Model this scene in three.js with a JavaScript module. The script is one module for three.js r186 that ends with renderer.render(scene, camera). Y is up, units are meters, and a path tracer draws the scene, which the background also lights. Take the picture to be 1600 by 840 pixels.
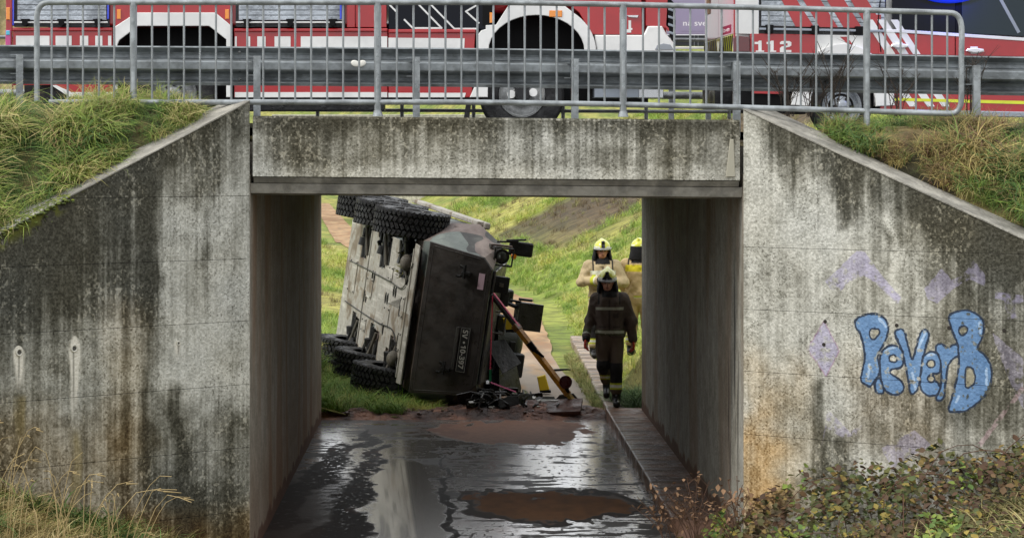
import * as THREE from 'three';
import { mergeGeometries, toCreasedNormals } from 'three/addons/utils/BufferGeometryUtils.js';
import { RoundedBoxGeometry } from 'three/addons/geometries/RoundedBoxGeometry.js';

// ---------------------------------------------------------------- camera, sky, sun, exposure
const scene = new THREE.Scene();
const F = 3750, CY = 3.46, PX0 = 709, PY0 = 243;            // focal length in photo pixels, eye height, principal point
const camera = new THREE.PerspectiveCamera(2 * Math.atan(420 / F) * 180 / Math.PI, 1600 / 840, 0.5, 1500);
camera.position.set(0, CY, 0);
camera.lookAt(0, CY, -10);
camera.setViewOffset(1600, 840, 800 - PX0, 420 - PY0, 1600, 840);
camera.updateMatrixWorld(true); camera.updateProjectionMatrix();
const renderer = new THREE.WebGLRenderer({ antialias: true });
renderer.toneMapping = THREE.LinearToneMapping;
renderer.toneMappingExposure = 1.36;
renderer.shadowMap.enabled = true;

const SUN = new THREE.Vector3(-0.62, 0.74, 0.26).normalize();
{ // bright, evenly overcast sky with a broad lighter patch round the veiled sun
  const W = 256, H = 128, d = new Float32Array(W * H * 4);
  for (let j = 0; j < H; j++) for (let i = 0; i < W; i++) {
    const el = ((j + 0.5) / H - 0.5) * Math.PI, az = ((i + 0.5) / W - 0.5) * 2 * Math.PI;
    const y = Math.sin(el), x = Math.cos(el) * Math.cos(az), z = Math.cos(el) * Math.sin(az);
    const sd = Math.max(0, x * SUN.x + y * SUN.y + z * SUN.z);
    const cl = 0.06 * Math.sin(3.1 * x + 2 * y + 1.3) * Math.sin(2.7 * z - 1.5 * x + 4 * y);
    const L = (0.96 + 0.12 * Math.max(0, y) + 0.35 * Math.pow(sd, 5) + cl) * (y < 0 ? 0.35 : 1);
    const k = (j * W + i) * 4;
    d[k] = L * 0.97; d[k + 1] = L * 0.99; d[k + 2] = L * 1.02; d[k + 3] = 1;
  }
  const t = new THREE.DataTexture(d, W, H, THREE.RGBAFormat, THREE.FloatType);
  t.mapping = THREE.EquirectangularReflectionMapping; t.magFilter = THREE.LinearFilter; t.minFilter = THREE.LinearFilter; t.needsUpdate = true;
  scene.background = t; scene.environment = t;
}
const sun = new THREE.DirectionalLight(new THREE.Color(1, 0.95, 0.87), 1.4);
sun.position.copy(SUN).multiplyScalar(80).add(new THREE.Vector3(0, 0, -30));
sun.target.position.set(0, 0, -30);
sun.castShadow = true; sun.shadow.radius = 22; sun.shadow.mapSize.set(4096, 4096);
Object.assign(sun.shadow.camera, { left: -60, right: 60, top: 60, bottom: -60, near: 1, far: 220 });
scene.add(sun, sun.target);

// ---------------------------------------------------------------- helpers
const X = (px, d) => (px - PX0) * d / F, Y = (py, d) => CY - (py - PY0) * d / F;
const P = (px, py, d) => new THREE.Vector3(X(px, d), Y(py, d), -d);      // a photo pixel at a known distance d
function mulberry(a) { return () => { a |= 0; a = a + 0x6D2B79F5 | 0; let t = Math.imul(a ^ a >>> 15, 1 | a); t = t + Math.imul(t ^ t >>> 7, 61 | t) ^ t; return ((t ^ t >>> 14) >>> 0) / 4294967296; }; }
const clamp = (v, a = 0, b = 1) => v < a ? a : v > b ? b : v;
const mix = (a, b, t) => a + (b - a) * t;
const ss = (a, b, x) => { const t = clamp((x - a) / (b - a)); return t * t * (3 - 2 * t); };
function hsh(x, y, s) { let h = Math.imul(x, 374761393) + Math.imul(y, 668265263) + Math.imul(s, 1274126177) | 0; h = Math.imul(h ^ h >>> 13, 1274126177); h ^= h >>> 16; return (h >>> 0) / 4294967296; }
function vn(x, y, s = 0) {
  const ix = Math.floor(x), iy = Math.floor(y), fx = x - ix, fy = y - iy, u = fx * fx * (3 - 2 * fx), v = fy * fy * (3 - 2 * fy);
  const a = hsh(ix, iy, s), b = hsh(ix + 1, iy, s), c = hsh(ix, iy + 1, s), d = hsh(ix + 1, iy + 1, s);
  return a + (b - a) * u + (c - a) * v + (a - b - c + d) * u * v;
}
function fbm(x, y, o = 4, s = 0) { let r = 0, a = 0.5, n = 0; for (let i = 0; i < o; i++) { r += a * vn(x, y, s + i * 17); n += a; a *= 0.5; x = x * 2.03 + 11.3; y = y * 2.03 + 7.1; } return r / n; }

const taken = {};
const numbered = (n) => { const k = taken[n] = (taken[n] ?? -1) + 1; return k ? n + '_' + String(k).padStart(3, '0') : n; };
function metricUV(g) {                                      // uv in metres by the face's main direction
  if (g.userData.ownUV) return g;
  const p = g.attributes.position, n = g.attributes.normal, uv = new Float32Array(p.count * 2);
  for (let i = 0; i < p.count; i++) {
    const ax = Math.abs(n.getX(i)), ay = Math.abs(n.getY(i)), az = Math.abs(n.getZ(i));
    let u, v;
    if (ay >= ax && ay >= az) { u = p.getX(i); v = p.getZ(i); } else if (ax >= az) { u = p.getZ(i); v = p.getY(i); } else { u = p.getX(i); v = p.getY(i); }
    uv[2 * i] = u; uv[2 * i + 1] = v;
  }
  g.setAttribute('uv', new THREE.BufferAttribute(uv, 2));
  return g;
}
function plain(g) { let r = g.index ? g.toNonIndexed() : g; for (const k of Object.keys(r.attributes)) if (!['position', 'normal', 'uv'].includes(k)) r.deleteAttribute(k); if (!r.attributes.normal) r.computeVertexNormals(); if (!r.attributes.uv) r.setAttribute('uv', new THREE.BufferAttribute(new Float32Array(r.attributes.position.count * 2), 2)); return r; }
const join = (gs) => gs.length === 1 ? gs[0] : mergeGeometries(gs.map(plain));
function obj(name, geo, mat, parent = scene, keepUV = false) {
  let g = Array.isArray(geo) ? join(geo) : geo;
  if (!keepUV) metricUV(g);
  const m = new THREE.Mesh(g, mat);
  m.name = parent === scene ? numbered(name) : name;
  m.castShadow = m.receiveShadow = true;
  parent.add(m);
  return m;
}
function tag(o, label, category, group, kind) { o.userData.label = label; if (category) o.userData.category = category; if (group) o.userData.group = group; if (kind) o.userData.kind = kind; return o; }
function thing(name, label, category, pos, group) {
  const o = new THREE.Group(); o.name = numbered(name); scene.add(o);
  if (pos) o.position.copy(pos);
  return tag(o, label, category, group);
}
const struct = (name, geo, mat, keepUV) => { const m = obj(name, geo, mat, scene, keepUV); m.userData.kind = 'structure'; return m; };
const rel = (g, base) => g.translate(-base.x, -base.y, -base.z);   // world geometry into the frame of a thing at base
const box = (w, h, l, x = 0, y = 0, z = 0, r = 0) => { const g = r > 0 ? new RoundedBoxGeometry(w, h, l, 2, Math.min(r, w / 2.01, h / 2.01, l / 2.01)) : new THREE.BoxGeometry(w, h, l); return g.translate(x, y, z); };
const V = (x, y, z) => new THREE.Vector3(x, y, z);
function rod(a, b, r, r2 = r, seg = 8) {
  const d = b.clone().sub(a), g = new THREE.CylinderGeometry(r2, r, d.length(), seg, 1);
  g.applyQuaternion(new THREE.Quaternion().setFromUnitVectors(V(0, 1, 0), d.clone().normalize()));
  return g.translate((a.x + b.x) / 2, (a.y + b.y) / 2, (a.z + b.z) / 2);
}
const tube = (pts, r, seg = 24, rs = 8, tension = 0.5) => new THREE.TubeGeometry(new THREE.CatmullRomCurve3(pts, false, 'catmullrom', tension), seg, r, rs, false);
function slab(pts, depth, bevel = 0, holes = []) {              // polygon in xy, thickness along z from 0 to depth
  const s = new THREE.Shape(pts.map(([a, b]) => new THREE.Vector2(a, b)));
  for (const h of holes) s.holes.push(new THREE.Path(h.map(([a, b]) => new THREE.Vector2(a, b))));
  return new THREE.ExtrudeGeometry(s, { depth: depth - 2 * bevel, bevelEnabled: bevel > 0, bevelThickness: bevel, bevelSize: bevel, bevelOffset: -bevel, bevelSegments: 1, curveSegments: 6 }).translate(0, 0, bevel);
}
const tex = (w, h, data, srgb, rx = 1, ry = 1, clampEdges = false) => {
  const t = new THREE.DataTexture(data, w, h, THREE.RGBAFormat);
  t.wrapS = t.wrapT = clampEdges ? THREE.ClampToEdgeWrapping : THREE.RepeatWrapping; t.magFilter = THREE.LinearFilter; t.minFilter = THREE.LinearMipmapLinearFilter; t.generateMipmaps = true;
  if (srgb) t.colorSpace = THREE.SRGBColorSpace; t.repeat.set(rx, ry); t.needsUpdate = true; return t;
};
function paint(w, h, fn) {                                    // fn(i, j) -> [r, g, b (0..255 sRGB), height 0..1, roughness 0..1]
  const c = new Uint8Array(w * h * 4), b = new Uint8Array(w * h * 4), r = new Uint8Array(w * h * 4);
  for (let j = 0; j < h; j++) for (let i = 0; i < w; i++) {
    const o = fn(i, j), k = (j * w + i) * 4;
    c[k] = clamp(o[0], 0, 255); c[k + 1] = clamp(o[1], 0, 255); c[k + 2] = clamp(o[2], 0, 255); c[k + 3] = 255;
    b[k] = b[k + 1] = b[k + 2] = clamp(o[3] ?? 0.5) * 255; b[k + 3] = 255;
    r[k] = r[k + 1] = r[k + 2] = clamp(o[4] ?? 0.9) * 255; r[k + 3] = 255;
  }
  return { c, b, r, w, h };
}
const std = (color, roughness = 0.7, metalness = 0, extra = {}) => new THREE.MeshStandardMaterial({ color: new THREE.Color(color), roughness, metalness, ...extra });
// seamless tile of fine + coarse noise: a gentle value variation for paint, metal, rubber
function tileNoise(n, seed, lo, hi, cells = 8) {
  const w = (x, y, c, s) => { const ix = Math.floor(x), iy = Math.floor(y), fx = x - ix, fy = y - iy, u = fx * fx * (3 - 2 * fx), v = fy * fy * (3 - 2 * fy), q = (a, b) => hsh(((a % c) + c) % c, ((b % c) + c) % c, s); return mix(mix(q(ix, iy), q(ix + 1, iy), u), mix(q(ix, iy + 1), q(ix + 1, iy + 1), u), v); };
  const d = new Uint8Array(n * n * 4);
  for (let j = 0; j < n; j++) for (let i = 0; i < n; i++) {
    let r = 0, a = 0.5, t = 0; for (let o = 0, c = cells; o < 6 && c <= n; o++, c *= 2) { r += a * w(i / n * c, j / n * c, c, seed + o); t += a; a *= 0.62; }
    const g = clamp(mix(lo, hi, ss(0.28, 0.72, r / t))) * 255, k = (j * n + i) * 4; d[k] = d[k + 1] = d[k + 2] = g; d[k + 3] = 255;
  }
  return d;
}
const dustData = tileNoise(256, 3, 0.72, 1), roughData = tileNoise(256, 9, 0.45, 1), bumpData = tileNoise(256, 21, 0, 1, 16);
const dust = tex(256, 256, dustData, true, 0.7, 0.7), roughT = tex(256, 256, roughData, false, 1.1, 1.1), bumpT = tex(256, 256, bumpData, false, 2, 2);
const worn = (color, roughness, metalness = 0, bump = 0.002, extra = {}) => std(color, roughness, metalness, { map: dust, roughnessMap: roughT, bumpMap: bumpT, bumpScale: bump, ...extra });

// ---------------------------------------------------------------- concrete
const D1 = 20.38, D2 = 31.4, XL = X(390, D1), XR = X(1162, D1);      // tunnel mouths and its two walls
const WL = { x: XL, z: -D1, ex: -0.76, ez: 0.65, s: -1, y0: 3.92, k: 0.446, len: 6.6 };
const WR = { x: XR, z: -D1, ex: 0.808, ez: 0.589, s: 1, y0: 3.85, k: 0.418, len: 6.6 };
const onWall = (w, px, py) => { const a = (px - PX0) / F, s = (-a * w.z - w.x) / (w.ex + a * w.ez), d = -(w.z + s * w.ez); return [s, Y(py, d)]; };
const toPx = (w, s, y) => { const d = -(w.z + s * w.ez); return [PX0 + (w.x + s * w.ex) * F / d, PY0 + (CY - y) * F / d]; };
// grime: aggregate speckle, blotches, runs
function concrete(u, v, dark, brown, seed, run = 1) {
  const fine = fbm(u * 62, v * 62, 3, seed), fine2 = vn(u * 150, v * 150, seed + 3), mid = fbm(u * 9, v * 9, 4, seed + 40), co = fbm(u * 1.7, v * 1.7, 3, seed + 80);
  const str = fbm(u * 13, v * 0.45, 4, seed + 120), str2 = fbm(u * 44, v * 1.3, 3, seed + 160);
  let g = dark + run * (0.8 * (str - 0.5) + 0.6 * (str2 - 0.5)) + 0.46 * (mid - 0.5) + 0.4 * (co - 0.5);
  g = ss(-0.06, 1.04, g);
  let l = mix(190, 60, Math.pow(g, 0.85)) + (fine - 0.5) * 66 + (fine2 - 0.5) * 30;
  const patch = fbm(u * 2.6, v * 2.2, 3, seed + 200), crust = ss(0.62, 0.7, fbm(u * 50, v * 40, 2, seed + 7)) * ss(0.3, 0.65, g) * ss(0.42, 0.58, patch); l += crust * 46;
  const pore = ss(0.66, 0.74, fbm(u * 84, v * 76, 2, seed + 9)) * (1 - ss(0.3, 0.6, g)) * ss(0.4, 0.56, fbm(u * 3.1, v * 2.7, 3, seed + 210)); l -= pore * 40;
  const hole = vn(u * 60, v * 60, seed + 5) > 0.95 && vn(u * 7, v * 7, seed + 6) > 0.5; if (hole) l -= 40;
  const wm = mix(0, 8, co) + crust * 3;
  return [l + wm * 0.5 + brown * 12, l - brown * 20 + 0.5, l - 6 - wm - brown * 58, 0.5 + (fine - 0.5) * 0.9 + (mid - 0.5) * 0.4 + crust * 0.25 - pore * 0.3 - (hole ? 0.35 : 0), 0.92];
}
const rect = (x, y, x0, x1, y0, y1, f) => ss(x0 - f, x0 + f, x) * (1 - ss(x1 - f, x1 + f, x)) * ss(y0 - f, y0 + f, y) * (1 - ss(y1 - f, y1 + f, y));
const blob = (x, y, cx, cy, rx, ry) => Math.max(0, 1 - ((x - cx) / rx) ** 2 - ((y - cy) / ry) ** 2);
const lerp3 = (c, r, g, b, t) => { c[0] = mix(c[0], r, t); c[1] = mix(c[1], g, t); c[2] = mix(c[2], b, t); return c; };

const TW = 1152, TH = 1152, TS = 3.8, TY = 4.1;
console.log('left wall texture');
const leftWall = paint(TW, TH, (i, j) => {
  const s = i / TW * TS, y = j / TH * TY;
  let [x, py] = toPx(WL, s, y); const n = fbm(s * 3, y * 3, 3, 900) - 0.5, n2 = fbm(s * 9, y * 2, 3, 950) - 0.5; const xx = x + n * 40 + n2 * 12, yy = py + n * 50;
  const top = (3.92 - 0.446 * s - y) * 184;                      // px below the coping
  let dk = 0.36;
  dk += 0.56 * (1 - ss(225, 262, xx)) * (1 - ss(430, 560, yy));              // the dark weathered outer half
  dk += 0.40 * (1 - ss(0, 70, top + n * 60)) ;                         // runs under the coping
  dk -= 0.22 * rect(xx, yy, 255, 390, 300, 640, 14);
  dk -= 0.15 * rect(xx, yy, 120, 390, 508, 610, 12);
  dk += 0.40 * rect(xx, py, 222, 238, 300, 760, 10) + 0.42 * rect(xx, py, 268, 284, 600, 800, 8) + 0.22 * rect(xx, py, 318, 330, 170, 420, 5) + 0.25 * rect(xx, py, 295, 305, 190, 330, 5);
  dk += 0.38 * ss(690, 800, yy) * rect(xx, yy, 200, 380, 640, 900, 30) + 0.16 * ss(610, 700, yy) - 0.2 * rect(xx, py, 295, 345, 610, 760, 12);
  dk += 0.22 * (1 - ss(60, 130, xx)) * (1 - ss(520, 640, yy));
  const br = clamp(0.3 * ss(600, 720, yy) * (1 - ss(190, 260, xx)) + 0.16 * rect(xx, yy, 170, 225, 470, 720, 25) + 0.5 * ss(775, 835, yy)) * (0.5 + fbm(s * 6, y * 3, 3, 970));
  const c = concrete(s, y, dk, br, 11, 0.55 + 0.5 * clamp(dk));
  for (const [cx, cy, w, len, st] of [[29, 550, 11, 78, 1], [115, 544, 11, 150, 1], [278, 536, 5, 30, 0.7]]) {     // lime runs below the tie holes
    const t = (py - cy) / len, e = ss(-0.16, -0.1, t) * (1 - ss(0.15, 1, t)) * st; const wd = w * Math.sqrt(clamp((t + 0.13) / 0.13)) * (1 - 0.55 * clamp(t)) * (0.65 + 0.75 * fbm(s * 26, y * 7, 3, 77)) + 0.01;
    const q = e * (1 - ss(wd * 0.35, wd * 1.25, Math.abs(x - cx + n2 * 8))) * (0.3 + 1.2 * fbm(s * 60, y * 5, 3, 79)); lerp3(c, 214, 209, 195, clamp(q * 1.6));
    const t2 = (py - cy - len * 0.8) / (len * 1.2), q2 = ss(0, 0.15, t2) * (1 - ss(0.5, 1, t2)) * (1 - ss(3, 13, Math.abs(x - cx + n2 * 20))); lerp3(c, 138, 120, 70, q2 * 0.45 * st * (st < 1 ? 0 : 1));
    const dr = ss(0, 0.05, t) * (1 - ss(0.4, 0.7, t)) * (1 - ss(0.6, 2, Math.abs(x - cx - n2 * 3))); lerp3(c, 96, 93, 84, dr * 0.5);
  }
  const ms = ss(0.42, 0.6, fbm(s * 14, y * 14, 3, 333)) * (1 - ss(4, 30, top + n * 30)) * (1 - ss(90, 150, x)); lerp3(c, 92, 96, 30, ms);
  return c;
});
console.log('graffiti');
// graffiti, drawn in photo-sized units then read in wall metres
const gCan = document.createElement('canvas'); gCan.width = 900; gCan.height = 800;
{ // canvas pixel (x, y) stands for wall point at photo pixel (1160 + x / 2, 460 - 80 + y / 2)
  const g = gCan.getContext('2d'); g.scale(2, 2); g.translate(-1160, -380);
  const Z = (x, y) => [1320 + x / 4.42, 470 + y / 4.42];
  const poly = (pts, close = true) => { g.beginPath(); const q = pts.map(([x, y]) => Z(x, y)), n = q.length; for (let i = 0; i < n; i++) { const a = q[i], b = q[(i + 1) % n], mx = (a[0] + b[0]) / 2, my = (a[1] + b[1]) / 2; if (!i) { const z = q[n - 1]; g.moveTo((a[0] + z[0]) / 2, (a[1] + z[1]) / 2); } g.quadraticCurveTo(a[0], a[1], mx, my); } if (close) g.closePath(); };
  const lav = 'rgba(168,160,205,';
  const flat = (pts, a, col = lav) => { g.fillStyle = col + a + ')'; g.beginPath(); pts.forEach(([x, y], i) => i ? g.lineTo(x, y) : g.moveTo(x, y)); g.closePath(); g.fill(); };
  flat([[1290, 440], [1340, 392], [1352, 394], [1378, 430], [1408, 464], [1404, 474], [1376, 446], [1350, 430], [1328, 440], [1312, 456], [1298, 452]], 0.75);
  flat([[1352, 400], [1372, 432], [1408, 466], [1402, 474], [1370, 444], [1352, 424]], 0.5);
  flat([[1444, 452], [1472, 420], [1488, 438], [1506, 430], [1522, 406], [1540, 430], [1540, 448], [1516, 436], [1490, 452], [1466, 474], [1450, 468]], 0.7);
  flat([[1556, 456], [1600, 462], [1600, 472], [1586, 476], [1592, 498], [1574, 498], [1570, 470], [1556, 466]], 0.75);
  flat([[1262, 546], [1288, 502], [1312, 548], [1292, 588]], 0.85);
  g.strokeStyle = 'rgba(150,90,140,0.55)'; g.lineWidth = 2; g.beginPath(); g.moveTo(1262, 546); g.lineTo(1288, 502); g.lineTo(1312, 548); g.lineTo(1292, 588); g.closePath(); g.stroke();
  flat([[1294, 640], [1330, 676], [1356, 648], [1340, 680], [1316, 684], [1292, 668], [1284, 700]], 0.6);
  flat([[1378, 700], [1430, 672], [1462, 700], [1440, 704], [1404, 724], [1396, 736]], 0.6);
  flat([[1552, 520], [1600, 560], [1600, 640], [1580, 600], [1556, 536]], 0.55);
  g.strokeStyle = 'rgba(196,160,170,0.7)'; g.lineWidth = 7; g.beginPath(); g.moveTo(1600, 606); g.lineTo(1558, 660); g.lineTo(1528, 700); g.stroke();
  const blue = '#6288b6', ink = '#1d2a40';
  const letter = (out, holes, hi) => {
    poly(out); g.fillStyle = blue; g.fill();
    if (hi) { g.save(); poly(out); g.clip(); g.strokeStyle = 'rgba(176,202,232,0.8)'; g.lineWidth = 4; g.lineCap = 'round'; for (const h of hi) { g.beginPath(); h.forEach(([x, y], i) => { const q = Z(x, y); i ? g.lineTo(...q) : g.moveTo(...q); }); g.stroke(); } g.restore(); }
    poly(out); g.strokeStyle = ink; g.lineWidth = 3.2; g.lineJoin = 'round'; g.stroke();
    for (const h of holes) { poly(h); g.fillStyle = '#b9b298'; g.fill(); g.lineWidth = 2.6; g.stroke(); }
  };
  letter([[70, 150], [90, 115], [150, 92], [230, 90], [280, 120], [308, 170], [300, 240], [262, 320], [225, 385], [240, 420], [246, 500], [205, 560], [180, 600], [150, 580], [110, 560], [118, 500], [140, 420], [140, 320], [110, 230], [80, 190]], [[[168, 215], [195, 190], [240, 195], [244, 230], [205, 272], [178, 262]]], [[[240, 120], [285, 180]], [[175, 440], [165, 530]]]);
  letter([[205, 560], [215, 640], [260, 645], [275, 625], [255, 540], [235, 530]], [], null);
  letter([[250, 360], [300, 310], [350, 305], [400, 335], [412, 400], [400, 465], [320, 470], [315, 505], [385, 545], [418, 590], [395, 640], [330, 655], [280, 620], [250, 550], [245, 440]], [[[305, 395], [330, 368], [368, 385], [360, 420], [320, 425]]], [[[290, 340], [350, 322]]]);
  letter([[338, 215], [385, 190], [415, 205], [425, 260], [450, 350], [468, 420], [490, 360], [505, 280], [530, 205], [570, 195], [592, 235], [560, 330], [535, 420], [525, 500], [515, 600], [480, 645], [452, 640], [445, 540], [420, 440], [400, 340], [365, 270]], [], [[[560, 225], [510, 330]], [[470, 500], [490, 610]]]);
  letter([[540, 390], [580, 352], [635, 355], [668, 400], [664, 470], [655, 505], [610, 500], [620, 545], [660, 580], [668, 630], [610, 662], [560, 650], [520, 600], [528, 500]], [[[565, 435], [590, 405], [625, 420], [625, 455], [590, 465]], [[570, 530], [600, 510], [630, 535], [610, 570], [580, 560]]], [[[575, 375], [620, 370]]]);
  letter([[632, 310], [665, 295], [690, 310], [715, 330], [750, 305], [785, 300], [800, 380], [745, 400], [715, 450], [700, 560], [690, 690], [635, 692], [632, 660], [670, 600], [672, 470], [660, 390], [635, 360]], [], null);
  letter([[715, 110], [770, 75], [830, 62], [900, 80], [950, 120], [968, 180], [955, 260], [910, 325], [960, 365], [1005, 420], [1022, 500], [1000, 620], [940, 690], [860, 755], [790, 770], [708, 770], [740, 690], [765, 600], [785, 500], [795, 400], [785, 310], [760, 240], [730, 160]], [[[788, 195], [825, 168], [858, 188], [848, 218], [822, 244], [800, 232]], [[835, 480], [850, 450], [890, 470], [910, 540], [890, 590], [835, 610], [838, 540]]], [[[935, 150], [940, 220]], [[985, 470], [980, 580]], [[790, 660], [770, 700]]]);
}
const gPix = gCan.getContext('2d').getImageData(0, 0, 900, 800).data;
console.log('right wall texture');
const rightWall = paint(TW, TH, (i, j) => {
  const s = i / TW * TS, y = j / TH * TY;
  const [x, py] = toPx(WR, s, y), n = fbm(s * 3, y * 3, 3, 1900) - 0.5, n2 = fbm(s * 9, y * 2, 3, 1950) - 0.5, xx = x + n * 40 + n2 * 14, yy = py + n * 50;
  const top = (3.85 - 0.418 * s - y) * 184;
  let dk = 0.2;
  dk += 0.62 * (1 - ss(20, 105, top + n * 90 + n2 * 60)) * ss(1175, 1215, xx);
  dk += 0.42 * ss(1455, 1530, xx) * (1 - ss(640, 720, yy) * 0.5) + 0.18 * ss(1420, 1480, xx) * (1 - ss(420, 500, yy));
  dk += 0.45 * rect(xx, py, 1306, 1320, 215, 360, 5) + 0.2 * rect(xx, py, 1236, 1246, 200, 330, 5) - 0.3 * rect(xx, py, 1386, 1398, 250, 480, 6);
  dk += 0.5 * rect(xx, yy, 1264, 1290, 600, 750, 10) + 0.5 * rect(xx, yy, 1296, 1340, 680, 770, 12) + 0.3 * rect(xx, yy, 1340, 1500, 620, 700, 30) + 0.25 * blob(xx, yy, 1430, 610, 120, 40);
  dk -= 0.12 * rect(xx, yy, 1160, 1230, 200, 620, 20);
  const br = clamp(0.55 * (1 - ss(1185, 1245, xx)) * ss(600, 690, yy) + 0.25 * rect(xx, yy, 1160, 1260, 560, 800, 30) + 0.18 * rect(xx, yy, 1330, 1480, 560, 720, 40)) * (0.45 + 1.1 * fbm(s * 5, y * 5, 3, 1970));
  const c = concrete(s, y, dk, br, 411, 0.45 + 0.6 * clamp(dk));
  const wob = 1.2, gx = Math.round((x - 1160 + wob * (fbm(s * 30, y * 30, 2, 581) - 0.5) * 2) * 2), gy = Math.round((py - 380 + wob * (fbm(s * 30, y * 30, 2, 591) - 0.5) * 2) * 2);
  if (gx >= 0 && gx < 900 && gy >= 0 && gy < 800) {
    const k = (gy * 900 + gx) * 4, isBlue = gPix[k + 2] - gPix[k] > 60 || gPix[k] < 70;
    let a = gPix[k + 3] / 255; const wear = fbm(s * 26, y * 26, 3, 555), wear2 = fbm(s * 6, y * 6, 3, 560);
    a *= isBlue ? 1 - 0.8 * ss(0.64, 0.74, wear) : 0.95 * ss(0.36, 0.56, wear * 0.6 + wear2 * 0.4 + 0.04);
    const v = (fbm(s * 40, y * 40, 2, 71) - 0.5) * 26 + (wear2 - 0.5) * 26;
    lerp3(c, gPix[k] + v, gPix[k + 1] + v, gPix[k + 2] + v, a * (isBlue ? 0.88 : 0.62));
  }
  return c;
});
console.log('beam texture');
const BW = 1400, BH = 256;
const beamTex = paint(BW, BH, (i, j) => {
  const u = i / BW * 4.4, v = j / BH * 0.8, x = 380 + u * 184;      // v up from the beam's underside
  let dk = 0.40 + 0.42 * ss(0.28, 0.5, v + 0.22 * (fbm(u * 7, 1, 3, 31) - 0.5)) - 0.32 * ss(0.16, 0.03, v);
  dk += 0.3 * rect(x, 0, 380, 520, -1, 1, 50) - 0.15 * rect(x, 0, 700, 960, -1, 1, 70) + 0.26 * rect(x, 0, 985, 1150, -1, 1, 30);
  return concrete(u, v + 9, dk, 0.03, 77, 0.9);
});
console.log('tunnel textures');
const innerTex = paint(512, 512, (i, j) => {
  const u = i / 512 * 6, v = j / 512 * 3.4, rust = ss(0.5, 0.75, fbm(u * 2.2, v * 0.35, 3, 61)) * 0.6 + 0.42 * (1 - ss(0.2, 1.3, v + 0.8 * (fbm(u * 3, v, 2, 5) - 0.5)));
  const c = concrete(u, v, 0.3, 0, 91, 0.25), k = clamp(0.16 + rust * 0.7); for (let i = 0; i < 3; i++) c[i] = mix(c[i], [152, 148, 139][i], 0.35); lerp3(c, 128, 88, 58, k * 0.85); const mud = 1 - ss(0.0, 0.05, v - 0.08 - 0.2 * (fbm(u * 4, 1, 4, 193) - 0.4)); return lerp3(c, 84, 50, 34, clamp(mud) * 0.75);
});
const innerR = paint(1100, 340, (i, j) => {                    // right wall: near end first, black tar drips near the mouth, mud splashes along the foot
  const u = i / 100, v = j / 100, c = concrete(u, v, 0.3, 0, 191, 0.3), rust = ss(0.5, 0.75, fbm(u * 1.8, v * 0.3, 3, 161)) * 0.5; for (let q = 0; q < 3; q++) c[q] = mix(c[q], [152, 148, 139][q], 0.35); lerp3(c, 128, 92, 64, rust * 0.6);
  const top = 0.5 + 2.2 * fbm(u * 7, 3, 2, 171), dr = ss(0.6, 0.68, fbm(u * 17, v * 0.8, 3, 181)) * (1 - ss(0.9, 1.5, u)) * ss(0.4, 0.7, v) * (1 - ss(top, top + 0.3, v)); lerp3(c, 30, 27, 25, dr * 0.85);
  const mud = 1 - ss(0.0, 0.05, v - 0.2 - 0.22 * (fbm(u * 4, 1, 4, 191) - 0.4)); lerp3(c, 92, 58, 40, clamp(mud) * 0.7); return c;
});
const mat3 = (t, rx, ry, bump, extra = {}) => new THREE.MeshStandardMaterial({ map: tex(t.w, t.h, t.c, true, rx, ry, true), bumpMap: tex(t.w, t.h, t.b, false, rx, ry, true), bumpScale: bump, roughness: 0.93, ...extra });
const mirror = (m) => { for (const t of [m.map, m.bumpMap]) t.wrapS = t.wrapT = THREE.MirroredRepeatWrapping; return m; };
const M = {
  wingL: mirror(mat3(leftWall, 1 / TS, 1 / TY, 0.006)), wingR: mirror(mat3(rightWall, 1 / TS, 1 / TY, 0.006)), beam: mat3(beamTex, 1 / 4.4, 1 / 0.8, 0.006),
  inner: (() => { const m = mat3(innerTex, 1 / 6, 1 / 3.4, 0.005); for (const t of [m.map, m.bumpMap]) t.wrapS = t.wrapT = THREE.MirroredRepeatWrapping; return m; })(),
  innerR: mat3(innerR, 1 / 11, 1 / 3.4, 0.005),
  grout: std('#3b3833', 0.95),
};
function setUV(g, fn) { const p = g.attributes.position, uv = new Float32Array(p.count * 2); for (let i = 0; i < p.count; i++) { const q = fn(p.getX(i), p.getY(i), p.getZ(i)); uv[2 * i] = q[0]; uv[2 * i + 1] = q[1]; } g.setAttribute('uv', new THREE.BufferAttribute(uv, 2)); return g; }
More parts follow.
